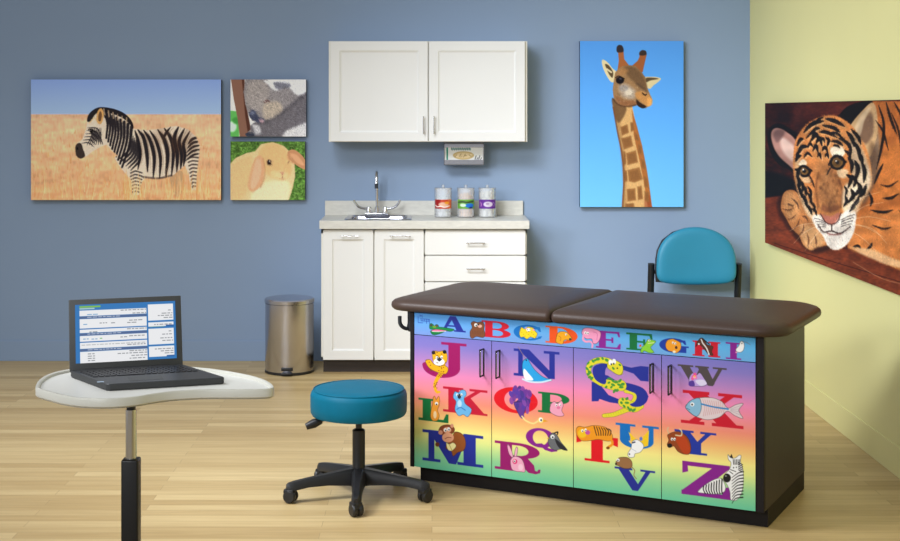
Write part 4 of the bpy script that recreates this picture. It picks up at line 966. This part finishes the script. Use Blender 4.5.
# koala K, squirrel L
pr.poly([(292, 462), (300, 445), (320, 450), (335, 436), (356, 440), (362, 462), (350, 480), (356, 510), (390, 541), (370, 580), (345, 568), (320, 575), (300, 541), (306, 500), (292, 480)], (112, 180, 226), sm=True)
pr.ell(324, 470, 10, 14, (40, 44, 60)); eyes((312, 462), (336, 462), r=6); pr.ell(325, 510, 12, 20, (196, 224, 240), .9, soft=1); pr.line([(310, 541), (330, 530), (356, 545)], 5, (52, 110, 180))
pr.poly([(172, 541), (180, 505), (182, 480), (190, 470), (198, 488), (212, 470), (217, 490), (214, 520), (206, 545), (215, 575), (205, 600), (180, 602), (168, 580)], (238, 158, 60), sm=True); pr.ell(200, 510, 9, 9, WH); pr.ell(200, 514, 4, 4, K0); pr.ell(192, 570, 9, 20, (250, 224, 180), .9)
# monkey M
pr.at(400, 400, 5.41)
pr.poly([(300, 175), (330, 180), (352, 205), (358, 245), (345, 275), (315, 285), (290, 305), (280, 280), (250, 262), (262, 230), (285, 200)], (152, 84, 38), sm=True)
pr.poly([(212, 165), (225, 145), (255, 136), (285, 142), (298, 160), (290, 180), (265, 190), (235, 192), (218, 182)], (136, 70, 40), sm=True); pr.ell(222, 178, 12, 12, (216, 150, 120)); pr.ell(284, 142, 9, 11, (216, 150, 120))
pr.ell(262, 205, 32, 26, (230, 166, 130)); pr.ell(258, 165, 22, 16, (230, 166, 130)); eyes((248, 165), (266, 160), r=8); pr.line([(246, 212), (262, 204), (280, 206)], 3, (120, 50, 40)); pr.poly([(252, 232), (270, 240), (290, 232), (306, 250), (285, 275), (262, 270)], (250, 238, 170), sm=True); pr.line([(268, 240), (284, 275)], 4, (200, 170, 60)); pr.ell(205, 242, 12, 12, (120, 60, 30))
# dog C, dog D, narwhal N, ostrich O, pig P
pr.at(480, 310, 5.41)
pr.poly([(215, 125), (225, 95), (245, 105), (262, 92), (290, 98), (300, 115), (312, 130), (300, 155), (275, 148), (255, 160), (238, 148), (222, 150)], YE, sm=True); pr.ell(264, 108, 12, 9, WH); pr.ell(252, 100, 5, 5, (240, 160, 190)); pr.ell(292, 108, 6, 5, (240, 160, 190)); eyes((258, 107), (272, 106), r=4); pr.ell(266, 118, 3, 2, K0)
for q in range(9): pr.ell(228+q*9, 124+(q % 3)*10, 2.6, 2.2, (176, 130, 20), .8)
pr.poly([(412, 170), (420, 130), (440, 115), (470, 118), (488, 135), (500, 155), (488, 165), (470, 160), (455, 168), (450, 184), (430, 184)], (236, 166, 40), sm=True); pr.ell(490, 157, 7, 6, (40, 44, 60)); eyes((468, 132), r=5); pr.line([(428, 140), (440, 150), (436, 168)], 3, (180, 110, 20))
pr.line([(208, 200), (250, 268)], 3.4, (150, 120, 120), sm=False)
pr.poly([(236, 275), (250, 264), (262, 266), (275, 290), (300, 325), (345, 362), (392, 378), (350, 388), (270, 384), (240, 360), (230, 310)], (50, 162, 222), sm=True); pr.poly([(240, 318), (262, 340), (290, 378), (250, 378), (236, 350)], WH, sm=True, soft=1.2); pr.ell(252, 272, 4, 4, K0)
pr.line([(232, 374), (270, 388), (330, 390), (386, 378)], 9, (214, 240, 250), .9)
O_c = (112, 58, 150)
for q in range(26): x = 218+R.uniform(-48, 52); pr.ell(x, R.uniform(425, 520), 12, 20, R.choice([(112, 58, 150), (90, 60, 160), (140, 70, 160), (70, 50, 130)]), .95, rot=R.uniform(-30, 30))
pr.poly([(185, 500), (250, 500), (240, 560), (222, 580), (208, 560)], (94, 60, 150), sm=True)
pr.at(480, 390, 4.92)
for q in range(14): pr.ell(205+R.uniform(-38, 38), R.uniform(5, 100), 9, 20, R.choice([(112, 58, 150), (90, 60, 160), (140, 80, 170), (74, 56, 140)]), .9, rot=R.uniform(-25, 25))
pr.line([(198, 95), (208, 130)], 22, (104, 60, 150)); pr.line([(208, 130), (225, 150), (262, 165), (290, 150)], 8, (246, 226, 150)); pr.ell(300, 148, 14, 14, (248, 224, 120)); pr.ell(300, 146, 9, 11, WH); pr.ell(302, 148, 4, 5, K0); pr.poly([(312, 145), (337, 153), (312, 158)], (232, 160, 40))
pr.poly([(345, 95), (350, 70), (368, 56), (382, 66), (402, 52), (412, 72), (404, 100), (415, 124), (385, 128), (352, 112)], (240, 166, 190), sm=True); pr.ell(388, 86, 9, 7, (226, 120, 160)); eyes((378, 74), (396, 72), r=5)
# quail Q, rabbit R
pr.poly([(336, 250), (345, 222), (362, 210), (382, 224), (400, 256), (432, 296), (402, 290), (370, 296), (345, 280)], (110, 112, 116), sm=True); pr.poly([(370, 240), (400, 262), (430, 297), (390, 284)], (40, 40, 46), sm=True); pr.line([(366, 212), (384, 206), (382, 218)], 6, K0); pr.ell(358, 230, 10, 10, WH); pr.ell(359, 232, 4.5, 5, K0); pr.poly([(340, 232), (330, 238), (342, 240)], (200, 160, 40))
P_c = (242, 176, 200)
pr.poly([(134, 272), (145, 274), (162, 320), (158, 332), (142, 312)], P_c, sm=True); pr.poly([(180, 280), (186, 290), (180, 325), (170, 328), (172, 300)], P_c, sm=True)
pr.poly([(150, 345), (165, 328), (190, 330), (212, 350), (222, 400), (200, 402), (178, 400), (156, 388)], P_c, sm=True); pr.ell(172, 352, 12, 12, (226, 60, 120)); pr.ell(170, 350, 6, 7, WH); pr.ell(170, 351, 3, 3, K0); pr.ell(200, 380, 12, 16, (250, 214, 226), .8, soft=1.5)
# elephant E, frog F
pr.at(570, 320, 5.41); E_c = (240, 158, 192)
pr.poly([(66, 65), (75, 44), (100, 38), (140, 45), (168, 62), (166, 95), (150, 122), (128, 125), (120, 100), (92, 100), (78, 88)], E_c, sm=True); pr.line([(76, 80), (74, 105), (90, 116), (112, 114), (124, 130), (122, 146)], 12, E_c, w2=9); pr.line([(128, 60), (150, 70), (148, 105)], 3, (206, 110, 160)); eyes((86, 66), (99, 68), r=6.5)
F_c = (140, 206, 60)
pr.poly([(384, 165), (395, 140), (410, 125), (425, 98), (445, 100), (468, 108), (450, 130), (440, 145), (458, 170), (430, 172), (405, 162), (395, 172)], F_c, sm=True); pr.ell(432, 104, 6, 6, WH); pr.ell(433, 105, 2.6, 2.6, K0); pr.ell(384, 134, 6, 7, (230, 60, 50)); pr.line([(400, 148), (385, 138)], 5, F_c); pr.line([(425, 120), (458, 116)], 3, (250, 240, 200))
# snake S (body wraps the letter)
SN, SG = (226, 214, 60), (66, 146, 60)
pr.at(580, 350, 7.21)
def snake(pts, w, w2=None):
    pr.line(pts, w+5, (120, 120, 30), .8, w2=None if w2 is None else w2+5); pr.line(pts, w, SN, w2=w2)
snake([(440, 395), (400, 420), (350, 420), (300, 440), (240, 462), (172, 470)], 44, 24)
snake([(330, 290), (385, 305), (398, 335), (380, 370), (350, 400), (320, 400)], 24); snake([(370, 398), (330, 380), (310, 372)], 66)
glyph_s = [(330, 232), (400, 244), (460, 270), (492, 315), (484, 365), (440, 400), (385, 402), (362, 385), (392, 370), (414, 335), (398, 305), (350, 286), (320, 270)]
pr.poly(glyph_s, NV, sm=True)
snake([(170, 232), (200, 240), (250, 250), (300, 250)], 56, 74); snake([(290, 150), (262, 118), (230, 85), (180, 68), (120, 72), (74, 100), (62, 150), (90, 195), (150, 235)], 44, 36)
pr.poly([(205, 85), (250, 66), (300, 90), (314, 130), (300, 168), (270, 170), (230, 145), (200, 120)], SN, sm=True)
pr.poly([(92, 150), (100, 115), (135, 98), (175, 105), (188, 125), (170, 160), (190, 205), (182, 240), (140, 230), (105, 198)], NV, sm=True)
for x, y in [(60, 90), (52, 130), (60, 170), (85, 200), (95, 75), (130, 60), (165, 55), (195, 66), (80, 115), (70, 155), (215, 200), (238, 215), (210, 230), (240, 245), (190, 262), (228, 262), (262, 225), (290, 215), (310, 240), (300, 262), (270, 285), (250, 290), (285, 245),
             (310, 350), (340, 345), (300, 375), (320, 400), (350, 412), (340, 375), (365, 425), (390, 428), (242, 125), (290, 100), (70, 190), (110, 68)]: pr.ell(x, y, R.uniform(11, 18), R.uniform(7, 11), SG, .95, rot=R.uniform(-60, 60))
pr.ell(222, 82, 14, 20, WH); pr.ell(248, 76, 14, 20, WH); pr.ell(228, 96, 5, 7, K0); pr.ell(246, 92, 5, 7, K0); pr.ell(272, 124, 6, 5, K0)
for q in range(8): pr.line([(185+q*18, 452-q*3), (190+q*18, 476-q*5)], 1.6, (150, 146, 40), .7)
# tiger T, unicorn U, mouse V
pr.at(570, 400, 4.92); T_c = (240, 156, 44)
pr.poly([(30, 140), (42, 128), (75, 132), (110, 124), (150, 126), (185, 138), (208, 170), (206, 196), (180, 200), (140, 192), (100, 198), (60, 200), (42, 186), (30, 165)], T_c, sm=True); pr.line([(202, 190), (208, 215), (185, 232)], 12, T_c)
for q in range(7): pr.line([(118+q*12, 128+q*2), (124+q*13, 150), (130+q*11, 172)], 4.5, K0, .85)
pr.ell(60, 162, 22, 22, YE, .7, soft=1.5); pr.ell(86, 158, 12, 11, (196, 90, 160)); eyes((60, 150), (76, 146), r=6); pr.ell(186, 234, 9, 7, (130, 70, 20))
pr.poly([(288, 152), (325, 190), (340, 200), (390, 145), (388, 185), (385, 222), (345, 235), (305, 205)], (246, 204, 50), sm=False); pr.poly([(308, 200), (330, 192), (358, 212), (362, 232), (345, 255), (320, 262), (315, 278), (292, 280), (284, 262), (300, 235)], WH, sm=True); pr.ell(350, 188, 8, 10, (110, 130, 200)); pr.line([(308, 208), (320, 204)], 6, (40, 50, 90)); pr.ell(292, 264, 4, 4, (50, 50, 60)); pr.line([(300, 236), (325, 250)], 3, (180, 184, 200), .8)
pr.poly([(222, 315), (232, 290), (250, 280), (285, 282), (305, 305), (300, 332), (265, 335), (238, 322)], (156, 112, 72), sm=True); pr.line([(302, 325), (318, 345), (314, 368), (326, 386)], 3.5, (150, 106, 70)); pr.ell(236, 294, 8, 8, WH); pr.ell(235, 296, 3, 4, K0); pr.ell(226, 312, 5, 4, K0)
# fox G, horse H, white goat I, shell W, x-ray fish X
pr.at(655, 320, 4.92)
pr.poly([(56, 110), (65, 92), (90, 84), (110, 92), (130, 105), (130, 135), (110, 156), (92, 150), (70, 145), (58, 130)], (240, 160, 50), sm=True); eyes((92, 104), (104, 108), r=5); pr.ell(108, 128, 6, 8, (70, 40, 30)); pr.ell(98, 150, 8, 6, (250, 230, 190))
pr.poly([(205, 122), (212, 98), (230, 78), (246, 84), (262, 110), (290, 120), (284, 145), (290, 165), (268, 160), (250, 138), (232, 118), (218, 108)], (92, 50, 36), sm=True); pr.line([(232, 84), (240, 104), (258, 128), (270, 160)], 6, WH, .9); pr.ell(220, 108, 5, 4, WH); pr.line([(240, 82), (272, 108)], 5, K0)
pr.poly([(405, 130), (418, 115), (428, 92), (440, 92), (446, 112), (440, 138), (422, 148), (406, 142)], WH, sm=True); pr.line([(436, 94), (456, 96), (476, 108)], 2.6, (120, 124, 130)); pr.ell(434, 102, 2.6, 2.6, K0); pr.ell(406, 148, 5, 4, (236, 160, 190))
pr.poly([(170, 275), (185, 252), (205, 262), (222, 250), (240, 272), (258, 305), (240, 316), (200, 318), (172, 312)], (190, 160, 220), sm=True)
for q in range(7): pr.ell(188+R.uniform(-14, 26), 268+R.uniform(-12, 14), 8, 7, R.choice([(240, 120, 170), (250, 170, 200), (236, 90, 150)]), .95)
pr.ell(196, 268, 4, 5, (255, 220, 60)); pr.poly([(200, 290), (240, 285), (256, 305), (225, 315)], (226, 220, 240), .9, sm=True); pr.poly([(168, 296), (190, 290), (196, 316), (170, 316)], (90, 60, 150), sm=True)
pr.poly([(150, 420), (172, 392), (215, 376), (280, 374), (330, 392), (362, 425), (400, 408), (438, 402), (415, 436), (436, 476), (395, 462), (358, 440), (320, 470), (260, 484), (200, 468), (168, 446)], (226, 208, 210), sm=True, soft=.8)
pr.poly([(150, 420), (172, 392), (215, 376), (228, 400), (226, 440), (205, 468), (170, 446)], (140, 186, 212), sm=True); pr.line([(230, 406), (290, 420), (362, 430)], 7, (30, 134, 200))
for q in range(11): pr.line([(236+q*11, 384+q*1.2), (246+q*10, 420), (238+q*10, 466-q*2)], 2, (196, 120, 120), .75)
for q in range(4): pr.line([(375, 430+q*3), (425, 412+q*16)], 1.8, (150, 150, 160), .7, sm=False)
pr.ell(184, 408, 10, 10, WH); pr.ell(183, 409, 4.5, 5, K0); pr.line([(158, 428), (172, 436)], 2.4, (60, 90, 120))
# yak Y, zebra Z
pr.at(655, 420, 4.92)
pr.poly([(60, 70), (80, 58), (110, 52), (140, 62), (165, 90), (176, 130), (168, 162), (140, 164), (110, 150), (92, 125), (74, 130), (58, 118), (66, 95)], (150, 70, 30), sm=True); pr.poly([(100, 90), (130, 66), (160, 100), (172, 150), (140, 160)], (196, 70, 30), .8, soft=2, sm=True)
pr.line([(66, 62), (60, 44), (64, 32)], 5, (210, 190, 150)); pr.line([(100, 70), (128, 72), (130, 50), (120, 40)], 6, (220, 200, 160)); pr.ell(70, 122, 12, 11, K0); eyes((82, 90), (95, 90), r=6)
hd = [(360, 165), (372, 180), (395, 182), (415, 168), (425, 172), (422, 198), (434, 240), (436, 300), (425, 360), (400, 392), (372, 390), (368, 350), (352, 312), (335, 290), (345, 262), (368, 236), (374, 205), (362, 190)]
pr.poly(hd, WH, sm=True)
for q in range(9): y = 250+q*16; pr.line([(436-q*.5, y), (412-q*2, y+6), (378, y+30)], 6, K0, .95, w2=2)
for q in range(5): pr.line([(432, 215+q*9), (412, 205+q*9)], 4, K0, .9); pr.line([(386+q*8, 190), (388+q*7, 214)], 3.4, K0, .9)
pr.poly([(368, 178), (378, 162), (386, 186)], K0); pr.ell(354, 282, 19, 22, K0); pr.ell(348, 272, 5, 4, (150, 150, 150)); eyes((386, 228), (400, 226), r=6.5)
pr.line([(368, 250), (384, 262)], 3, K0); pr.line([(372, 240), (398, 250)], 3, K0)
bd = [(208, 350), (240, 320), (290, 290), (325, 285), (345, 320), (340, 350), (300, 362), (240, 358)]
pr.poly(bd, WH, sm=True)
for q in range(8): pr.line([(238+q*13, 322-q*5), (236+q*13, 340), (246+q*12, 360)], 5, K0, .95)
pr.at(0, 0, 1); pr.T = None
pr.gain(.80, 1.04, 1.03)
# geometry of the painted doors
HH = zT-zB; Wd = sR-sL
def front(name, u0, u1, v0, v1):
    g = .0014
    return panel(name, (u1-u0)*Wd-2*g, (v1-v0)*HH-2*g, PT-.001, int((u1-u0)*PW*2.6), int((v1-v0)*PH*2.6),
                 lambda u, v: pr.sample((u0+u*(u1-u0))*PW, (v0+v*(v1-v0))*PH), M_gloss, M_espresso, et, (sL+u0*Wd+g, 0, zB+(1-v1)*HH+g))
VA = .145
front('apron_panel', 0, 1, 0, VA)
for (u0, u1, hu) in doors:
    d = front('door', u0, u1, VA, 1)
    x = (hu-u0)*Wd+.007; zc = zB+HH*(1-.283)-d.location.z
    hb = BM(); hh = .05
    box(hb, x-.003, x+.003, -.003, .001, zc-hh-.008, zc+hh+.008, .001); tube(hb, [(x, .001, zc-hh-.005), (x, -.034, zc-hh-.005)], .0036, 8); tube(hb, [(x, .001, zc+hh+.005), (x, -.034, zc+hh+.005)], .0036, 8)
    tube(hb, [(x, -.034, zc-hh-.008), (x, -.034, zc+hh+.008)], .0042, 10)
    hd_ = obj('handle', hb, M_dkhandle, d, True)
    g_ = BM(); box(g_, x+.0015, x+.0045, -.0372, -.032, zc-hh, zc+hh, .001); bmesh.ops.recalc_face_normals(g_, faces=g_.faces); hd_.data.materials.append(M_chrome); n0 = len(hd_.data.polygons)
    g2 = BM(); g2.from_mesh(hd_.data); tmp = bpy.data.meshes.new('grip'); g_.to_mesh(tmp); g_.free(); g2.from_mesh(tmp); g2.faces.ensure_lookup_table()
    for f in g2.faces[n0:]: f.material_index = 1
    g2.to_mesh(hd_.data); g2.free(); bpy.data.meshes.remove(tmp)

def rr4(x0, x1, y0, y1, rs, z, n=8):
    out = []   # corner order: (x1,y1) (x0,y1) (x0,y0) (x1,y0)
    for (cx, cy, a), r in zip(((x1, y1, 0), (x0, y1, PI/2), (x0, y0, PI), (x1, y0, 3*PI/2)), rs):
        r = max(r, .004); sx = -1 if cx == x1 else 1; sy = -1 if cy == y1 else 1
        for i in range(n+1):
            t = a+PI/2*i/n; out.append((cx+sx*r+r*math.cos(t), cy+sy*r+r*math.sin(t), z))
    return out
def cushion(name, s0, s1, d0, d1, rs):
    z0 = EZT; bm = BM()
    prof = [(-.03, 0), (-.012, .001), (-.003, .009), (0, .02), (-.002, .031), (-.012, .041), (-.035, .049), (-.08, .055), (-.15, .060), (-.24, .063)]
    inner = lambda a: a*.45
    ls = []
    for a, z in prof:
        if name == 'head_cushion': x0, x1, ax = s0-a, s1+inner(a), 0
        else: x0, x1 = s0-inner(a), s1+a
        ls.append(rr4(x0, x1, d0-a, d1+a, [max(r+a*.6, .01) for r in rs], z0+z))
    loft(bm, ls)
    return obj(name, bm, M_brownv, et, True)
SPL = .664
cushion('head_cushion', -.112, SPL-.001, -.04, ED+.05, (.03, .14, .10, .022))
cushion('body_cushion', SPL+.001, EL+.09, -.04, ED+.05, (.16, .03, .022, .13))
bm = BM(); tube(bm, smooth_path([(-.035, .08, EZT+.002), (-.036, .08, .71), (-.038, .075, .67), (-.044, .06, .656), (-.058, .045, .662), (-.068, .035, .68), (-.069, .033, .712)], 5), .0085, 10)
box(bm, -.05, -.022, .066, .094, .675, EZT, .004); lathe(bm, [(0, .638), (.02, .643), (.026, .66), (.022, .685), (0, .69)], 14, -.03, .08)
box(bm, -.03, .0, .07, .09, .70, .72)
obj('side_hook', bm, M_dkmetal, et, True)

# ---------------------------------------------------------------- stool
st = thing('rolling_stool', 'round teal stool on a black five-arm caster base', 'stool', (-.305, 5.83, 0))
sr = .2
obj('seat', lathe(BM(), [(0, .34), (sr-.02, .34), (sr-.006, .344), (sr, .355), (sr+.001, .38), (sr+.001, .425), (sr-.003, .438), (sr-.014, .448), (sr-.03, .4515), (sr*.5, .4535), (0, .454)], 72), M_teal, st, True)
obj('seat_piping', tube(BM(), [((sr-.012)*math.cos(a), (sr-.012)*math.sin(a), .4488) for a in np.linspace(0, 2*PI, 73)], .0022, 6), M_teal, st, True)
obj('gas_lift', lathe(BM(), [(.013, .345), (.013, .27)], 20), M_dkmetal, st, True)
obj('column', lathe(BM(), [(0, .075), (.034, .075), (.034, .10), (.0265, .12), (.0265, .276), (.02, .281), (.013, .284)], 28), M_black, st, True)
obj('under_plate', bx(-.09, .09, -.07, .07, .327, .34, .004), M_black, st)
bm = BM(); tube(bm, [(-.04, -.02, .334), (-.14, -.06, .33), (-.17, -.07, .325)], .005, 8); tube(bm, [(-.15, -.066, .33), (-.18, -.076, .32), (-.212, -.084, .308)], lambda f: .013+.006*math.sin(PI*f), 10)
obj('height_lever', bm, M_black, st, True)
def stool_leg():
    bm = BM(); ls = []
    for x, w2, zt, zb in ((.02, .033, .122, .05), (.06, .028, .117, .056), (.14, .023, .106, .062), (.22, .020, .095, .060), (.275, .021, .086, .052), (.297, .018, .081, .052), (.308, .010, .074, .054)):
        ls.append([(x, -w2, zb), (x, w2, zb), (x, w2*.9, zt-.012), (x, w2*.5, zt), (x, -w2*.5, zt), (x, -w2*.9, zt-.012)])
    loft(bm, ls); return bm
def caster():
    bm = BM()
    for s in (-1, 1):
        n = 24; ls = [[(r*math.cos(2*PI*i/n), s*y, .027+r*math.sin(2*PI*i/n)) for i in range(n)] for r, y in ((.010, .004), (.024, .004), (.0268, .008), (.0268, .018), (.022, .0235), (.008, .0245))]
        loft(bm, ls)
    tube(bm, [(.012, 0, .03), (.012, 0, .066)], .007, 8); box(bm, -.02, .022, -.006, .006, .03, .056, .004); box(bm, -.026, .02, -.022, .022, .034, .058, .008)
    return bm
lg = cs = None
for i in range(5):
    a = -PI/2+math.radians(1)+i*2*PI/5
    if lg is None: lg = obj('base_arm', stool_leg(), M_black, st, True); l_ = lg; cs = obj('caster', caster(), M_black, st, True); c_ = cs
    else:
        l_ = lg.copy(); C.objects.link(l_); l_.parent = st; c_ = cs.copy(); C.objects.link(c_); c_.parent = st
    l_.rotation_euler = (0, 0, a); c_.location = (.29*math.cos(a), .29*math.sin(a), 0); c_.rotation_euler = (0, 0, a+.5+.5*i)

# ---------------------------------------------------------------- laptop table
TH = .78
kt = thing('laptop_table', 'kidney-shaped off-white table on a chrome and black post in the foreground', 'table', (unproj(130, 387, TH).x, 4.19, 0))
ko = Vector(kt.location)
top_px = [(35.5, 386.5), (38, 380.5), (46, 375), (60, 370.6), (82, 367.4), (110, 365.8), (145, 365.2), (180, 366.2), (207, 368), (232, 371.5), (254, 376), (268, 381), (274, 386)]
front_px = [(272, 388.2), (262, 389.2), (240, 389.5), (207, 389.5), (186, 390.4), (169, 391.7), (152, 394), (138, 396.4), (118, 398.3), (97, 398.6), (78, 397.6), (62, 395.2), (48, 391.6), (38.5, 388.8)]
out = [unproj(x, y, TH)-ko for x, y in top_px+front_px]; out = [Vector((p.x, p.y, 0)) for p in out]
n = len(out); dense = []
for i in range(n):
    z, a, b, y = [out[(i+q) % n] for q in (-1, 0, 1, 2)]
    for t in (0, .25, .5, .75): dense.append(.5*((2*a)+(b-z)*t+(2*z-5*a+4*b-y)*t*t+(3*a-z-3*b+y)*t**3))
def offset(loop, d, z):
    N = len(loop); res = []
    for i in range(N):
        t = (loop[(i+2) % N]-loop[(i-2) % N]).normalized(); nrm = Vector((t.y, -t.x, 0)); res.append((loop[i].x-nrm.x*d, loop[i].y-nrm.y*d, z))
    return res
ar = sum(dense[i].x*dense[(i+1) % len(dense)].y-dense[(i+1) % len(dense)].x*dense[i].y for i in range(len(dense)))
sg = 1 if ar > 0 else -1
O = lambda d, z: offset(dense, d*sg, z)
M_ktop = mat('off_white_table_plastic', (218, 216, 208), .4, vary=.012, scale=5); M_krim = mat('ivory_rim', (206, 204, 192), .38, vary=.015)
ktop = obj('tabletop', loft(BM(), [O(.006, TH-.03), O(.014, TH-.028), O(.014, TH-.009)]), M_ktop, kt)
obj('raised_rim', loft(BM(), [O(.0145, TH-.028), O(.004, TH-.028), O(.0, TH-.024), O(0, TH-.004), O(.0025, TH), O(.0085, TH), O(.0115, TH-.002), O(.013, TH-.0088), O(.0145, TH-.0095), O(.0145, TH-.02)], cap=False), M_krim, ktop, True)
px_ = unproj(130, 600, 0); 
obj('chrome_tube', tube(BM(), [(0, 0, .55), (0, 0, TH-.07)], .0165, 24), M_chrome, kt, True)
obj('neck_joint', lathe(BM(), [(0, TH-.09), (.0135, TH-.09), (.0135, TH-.044), (.034, TH-.042), (.034, TH-.0305), (0, TH-.0305)], 24), M_dkmetal, kt, True)
obj('post_sleeve', bx(-.0255, .0255, -.0255, .0255, .05, .564, .006, 3), M_blackmetal, kt, True)
bm = BM(); box(bm, -.3, .3, -.03, .03, .035, .065, .008); box(bm, -.33, -.28, -.25, .2, .035, .062, .008); box(bm, .28, .33, -.25, .2, .035, .062, .008)
obj('base_frame', bm, M_blackmetal, kt)
for x in (-.305, .305):
    for y in (-.22, .17):
        c_ = cs.copy(); C.objects.link(c_); c_.parent = kt; c_.location = (x, y, 0); c_.scale = (1, 1, .6)

# ---------------------------------------------------------------- laptop
LA = math.radians(18); LW, LD = .352, .262; LZ = TH-.0088
M_lap = mat('charcoal_laptop_shell', (52, 53, 54), .45, vary=.06, scale=40); M_bez = mat('dark_grey_bezel', (62, 63, 62), .55, vary=.04, scale=40)
lp = thing('laptop', 'open charcoal laptop showing web pages, on the kidney-shaped table', 'laptop', (-.965, 4.43, LZ), LA)
SK = .092   # the base leans a little to the right towards the front
bm = BM(); loft(bm, [[(x+SK*(-y/LD), y, z) for x, y, _ in rr(LW/2-i, LD/2-i, .01, 0, 3, 0, -LD/2)] for z, i in ((.0, .003), (.004, 0), (.019, 0), (.021, .002))])
obj('base', bm, M_lap, lp)
key = BM(); kw = .0178
for r in range(6):
    for q in range(18):
        y = -.03-r*.0185; x = -LW/2+.018+q*kw+SK*(-y/LD)
        if r == 5 and 4 <= q <= 8:
            if q == 4: box(key, x, x+kw*5-.003, y-.015, y, .021, .0235, .0008, 1)
            continue
        box(key, x, x+.0148, y-.015, y, .021, .0235, .0008, 1)
obj('keyboard', key, M_black, lp)
tp = BM(); box(tp, -.055+.04, .045+.04, -.235, -.17, .021, .0215); obj('touchpad', tp, M_bez, lp)
tp = BM(); box(tp, -.155+.045, -.135+.045, -.225, -.213, .021, .0213); obj('sticker', tp, mat('silver_sticker', (170, 190, 210), .4), lp)
# screen artwork
sc = Canvas(0, 0, 512, 312, 1.6, (28, 116, 186)); Wt = (240, 241, 243)
for r_ in ((22, 32, 362, 62), (22, 78, 362, 128), (22, 134, 362, 152), (22, 168, 362, 198), (22, 204, 362, 236), (22, 252, 362, 312), (370, 14, 500, 102), (370, 112, 500, 134), (370, 146, 500, 232), (370, 242, 500, 298)):
    sc.poly([(r_[0], r_[1]), (r_[2], r_[1]), (r_[2], r_[3]), (r_[0], r_[3])], Wt)
for y in (64, 154, 238): sc.poly([(22, y), (362, y), (362, y+12), (22, y+12)], (74, 100, 146))
sc.poly([(22, 8), (128, 8), (128, 17), (22, 17)], (128, 190, 60)); sc.poly([(22, 19), (98, 19), (98, 26), (22, 26)], (210, 232, 206), .8)
def words(x0, x1, y, col, h=5, al=.8):
    x = x0; R = random.Random(int(x0*7+y))
    while x < x1-6:
        w_ = min(R.uniform(8, 26), x1-x); sc.poly([(x, y), (x+w_, y), (x+w_, y+h), (x, y+h)], col, al, .8); x += w_+5
G, Bl = (120, 124, 130), (90, 150, 200)
for a in ((230, 360, 36, G), (60, 118, 52, Bl), (290, 360, 54, G), (40, 70, 104, Bl), (122, 160, 100, G), (180, 200, 102, G), (272, 340, 92, G), (262, 320, 104, G), (260, 360, 138, G), (70, 110, 146, G),
          (38, 66, 182, Bl), (80, 110, 184, Bl), (122, 134, 182, (90, 180, 80)), (226, 260, 180, G), (270, 360, 176, G), (30, 360, 214, (176, 178, 182)), (260, 360, 222, G),
          (270, 360, 256, G), (60, 96, 262, G), (60, 96, 274, G), (60, 96, 286, G), (60, 96, 298, G), (210, 360, 268, G), (280, 360, 282, G), (270, 360, 296, G),
          (474, 496, 46, G), (440, 496, 62, G), (420, 496, 74, G), (450, 496, 86, G), (400, 496, 122, G), (474, 496, 160, G), (440, 496, 176, G), (430, 496, 196, G), (440, 496, 210, G), (400, 496, 254, G), (430, 496, 266, G), (450, 496, 278, G)): words(*a)
for y in (64, 154, 238): words(60, 230, y+3, (220, 226, 236), 4)
sc.poly([(460, 128), (500, 128), (500, 136), (460, 136)], (20, 90, 160)); sc.poly([(460, 292), (500, 292), (500, 300), (460, 300)], (20, 90, 160)); sc.line([(375, 136), (450, 136)], 2, (190, 210, 90), .8, sm=False)
lid = obj('lid', bx(-LW/2, LW/2, -.004, .004, 0, .226, .003), M_bez, lp, True)
lid.location = (0, .004, .014); lid.rotation_euler = (-math.radians(13), 0, 0)
scr = panel('screen', LW-.038, .226-.043,   .001, 420, 250, lambda u, v: sc.sample(u*512, v*312), paint_mat('lit_screen', .3, .9), M_black, lid, (-LW/2+.019, -.0052, .026))
obj('hinge', tube(BM(), [(-.13, .004, .018), (.13, .004, .018)], .006, 10), M_black, lp, True)
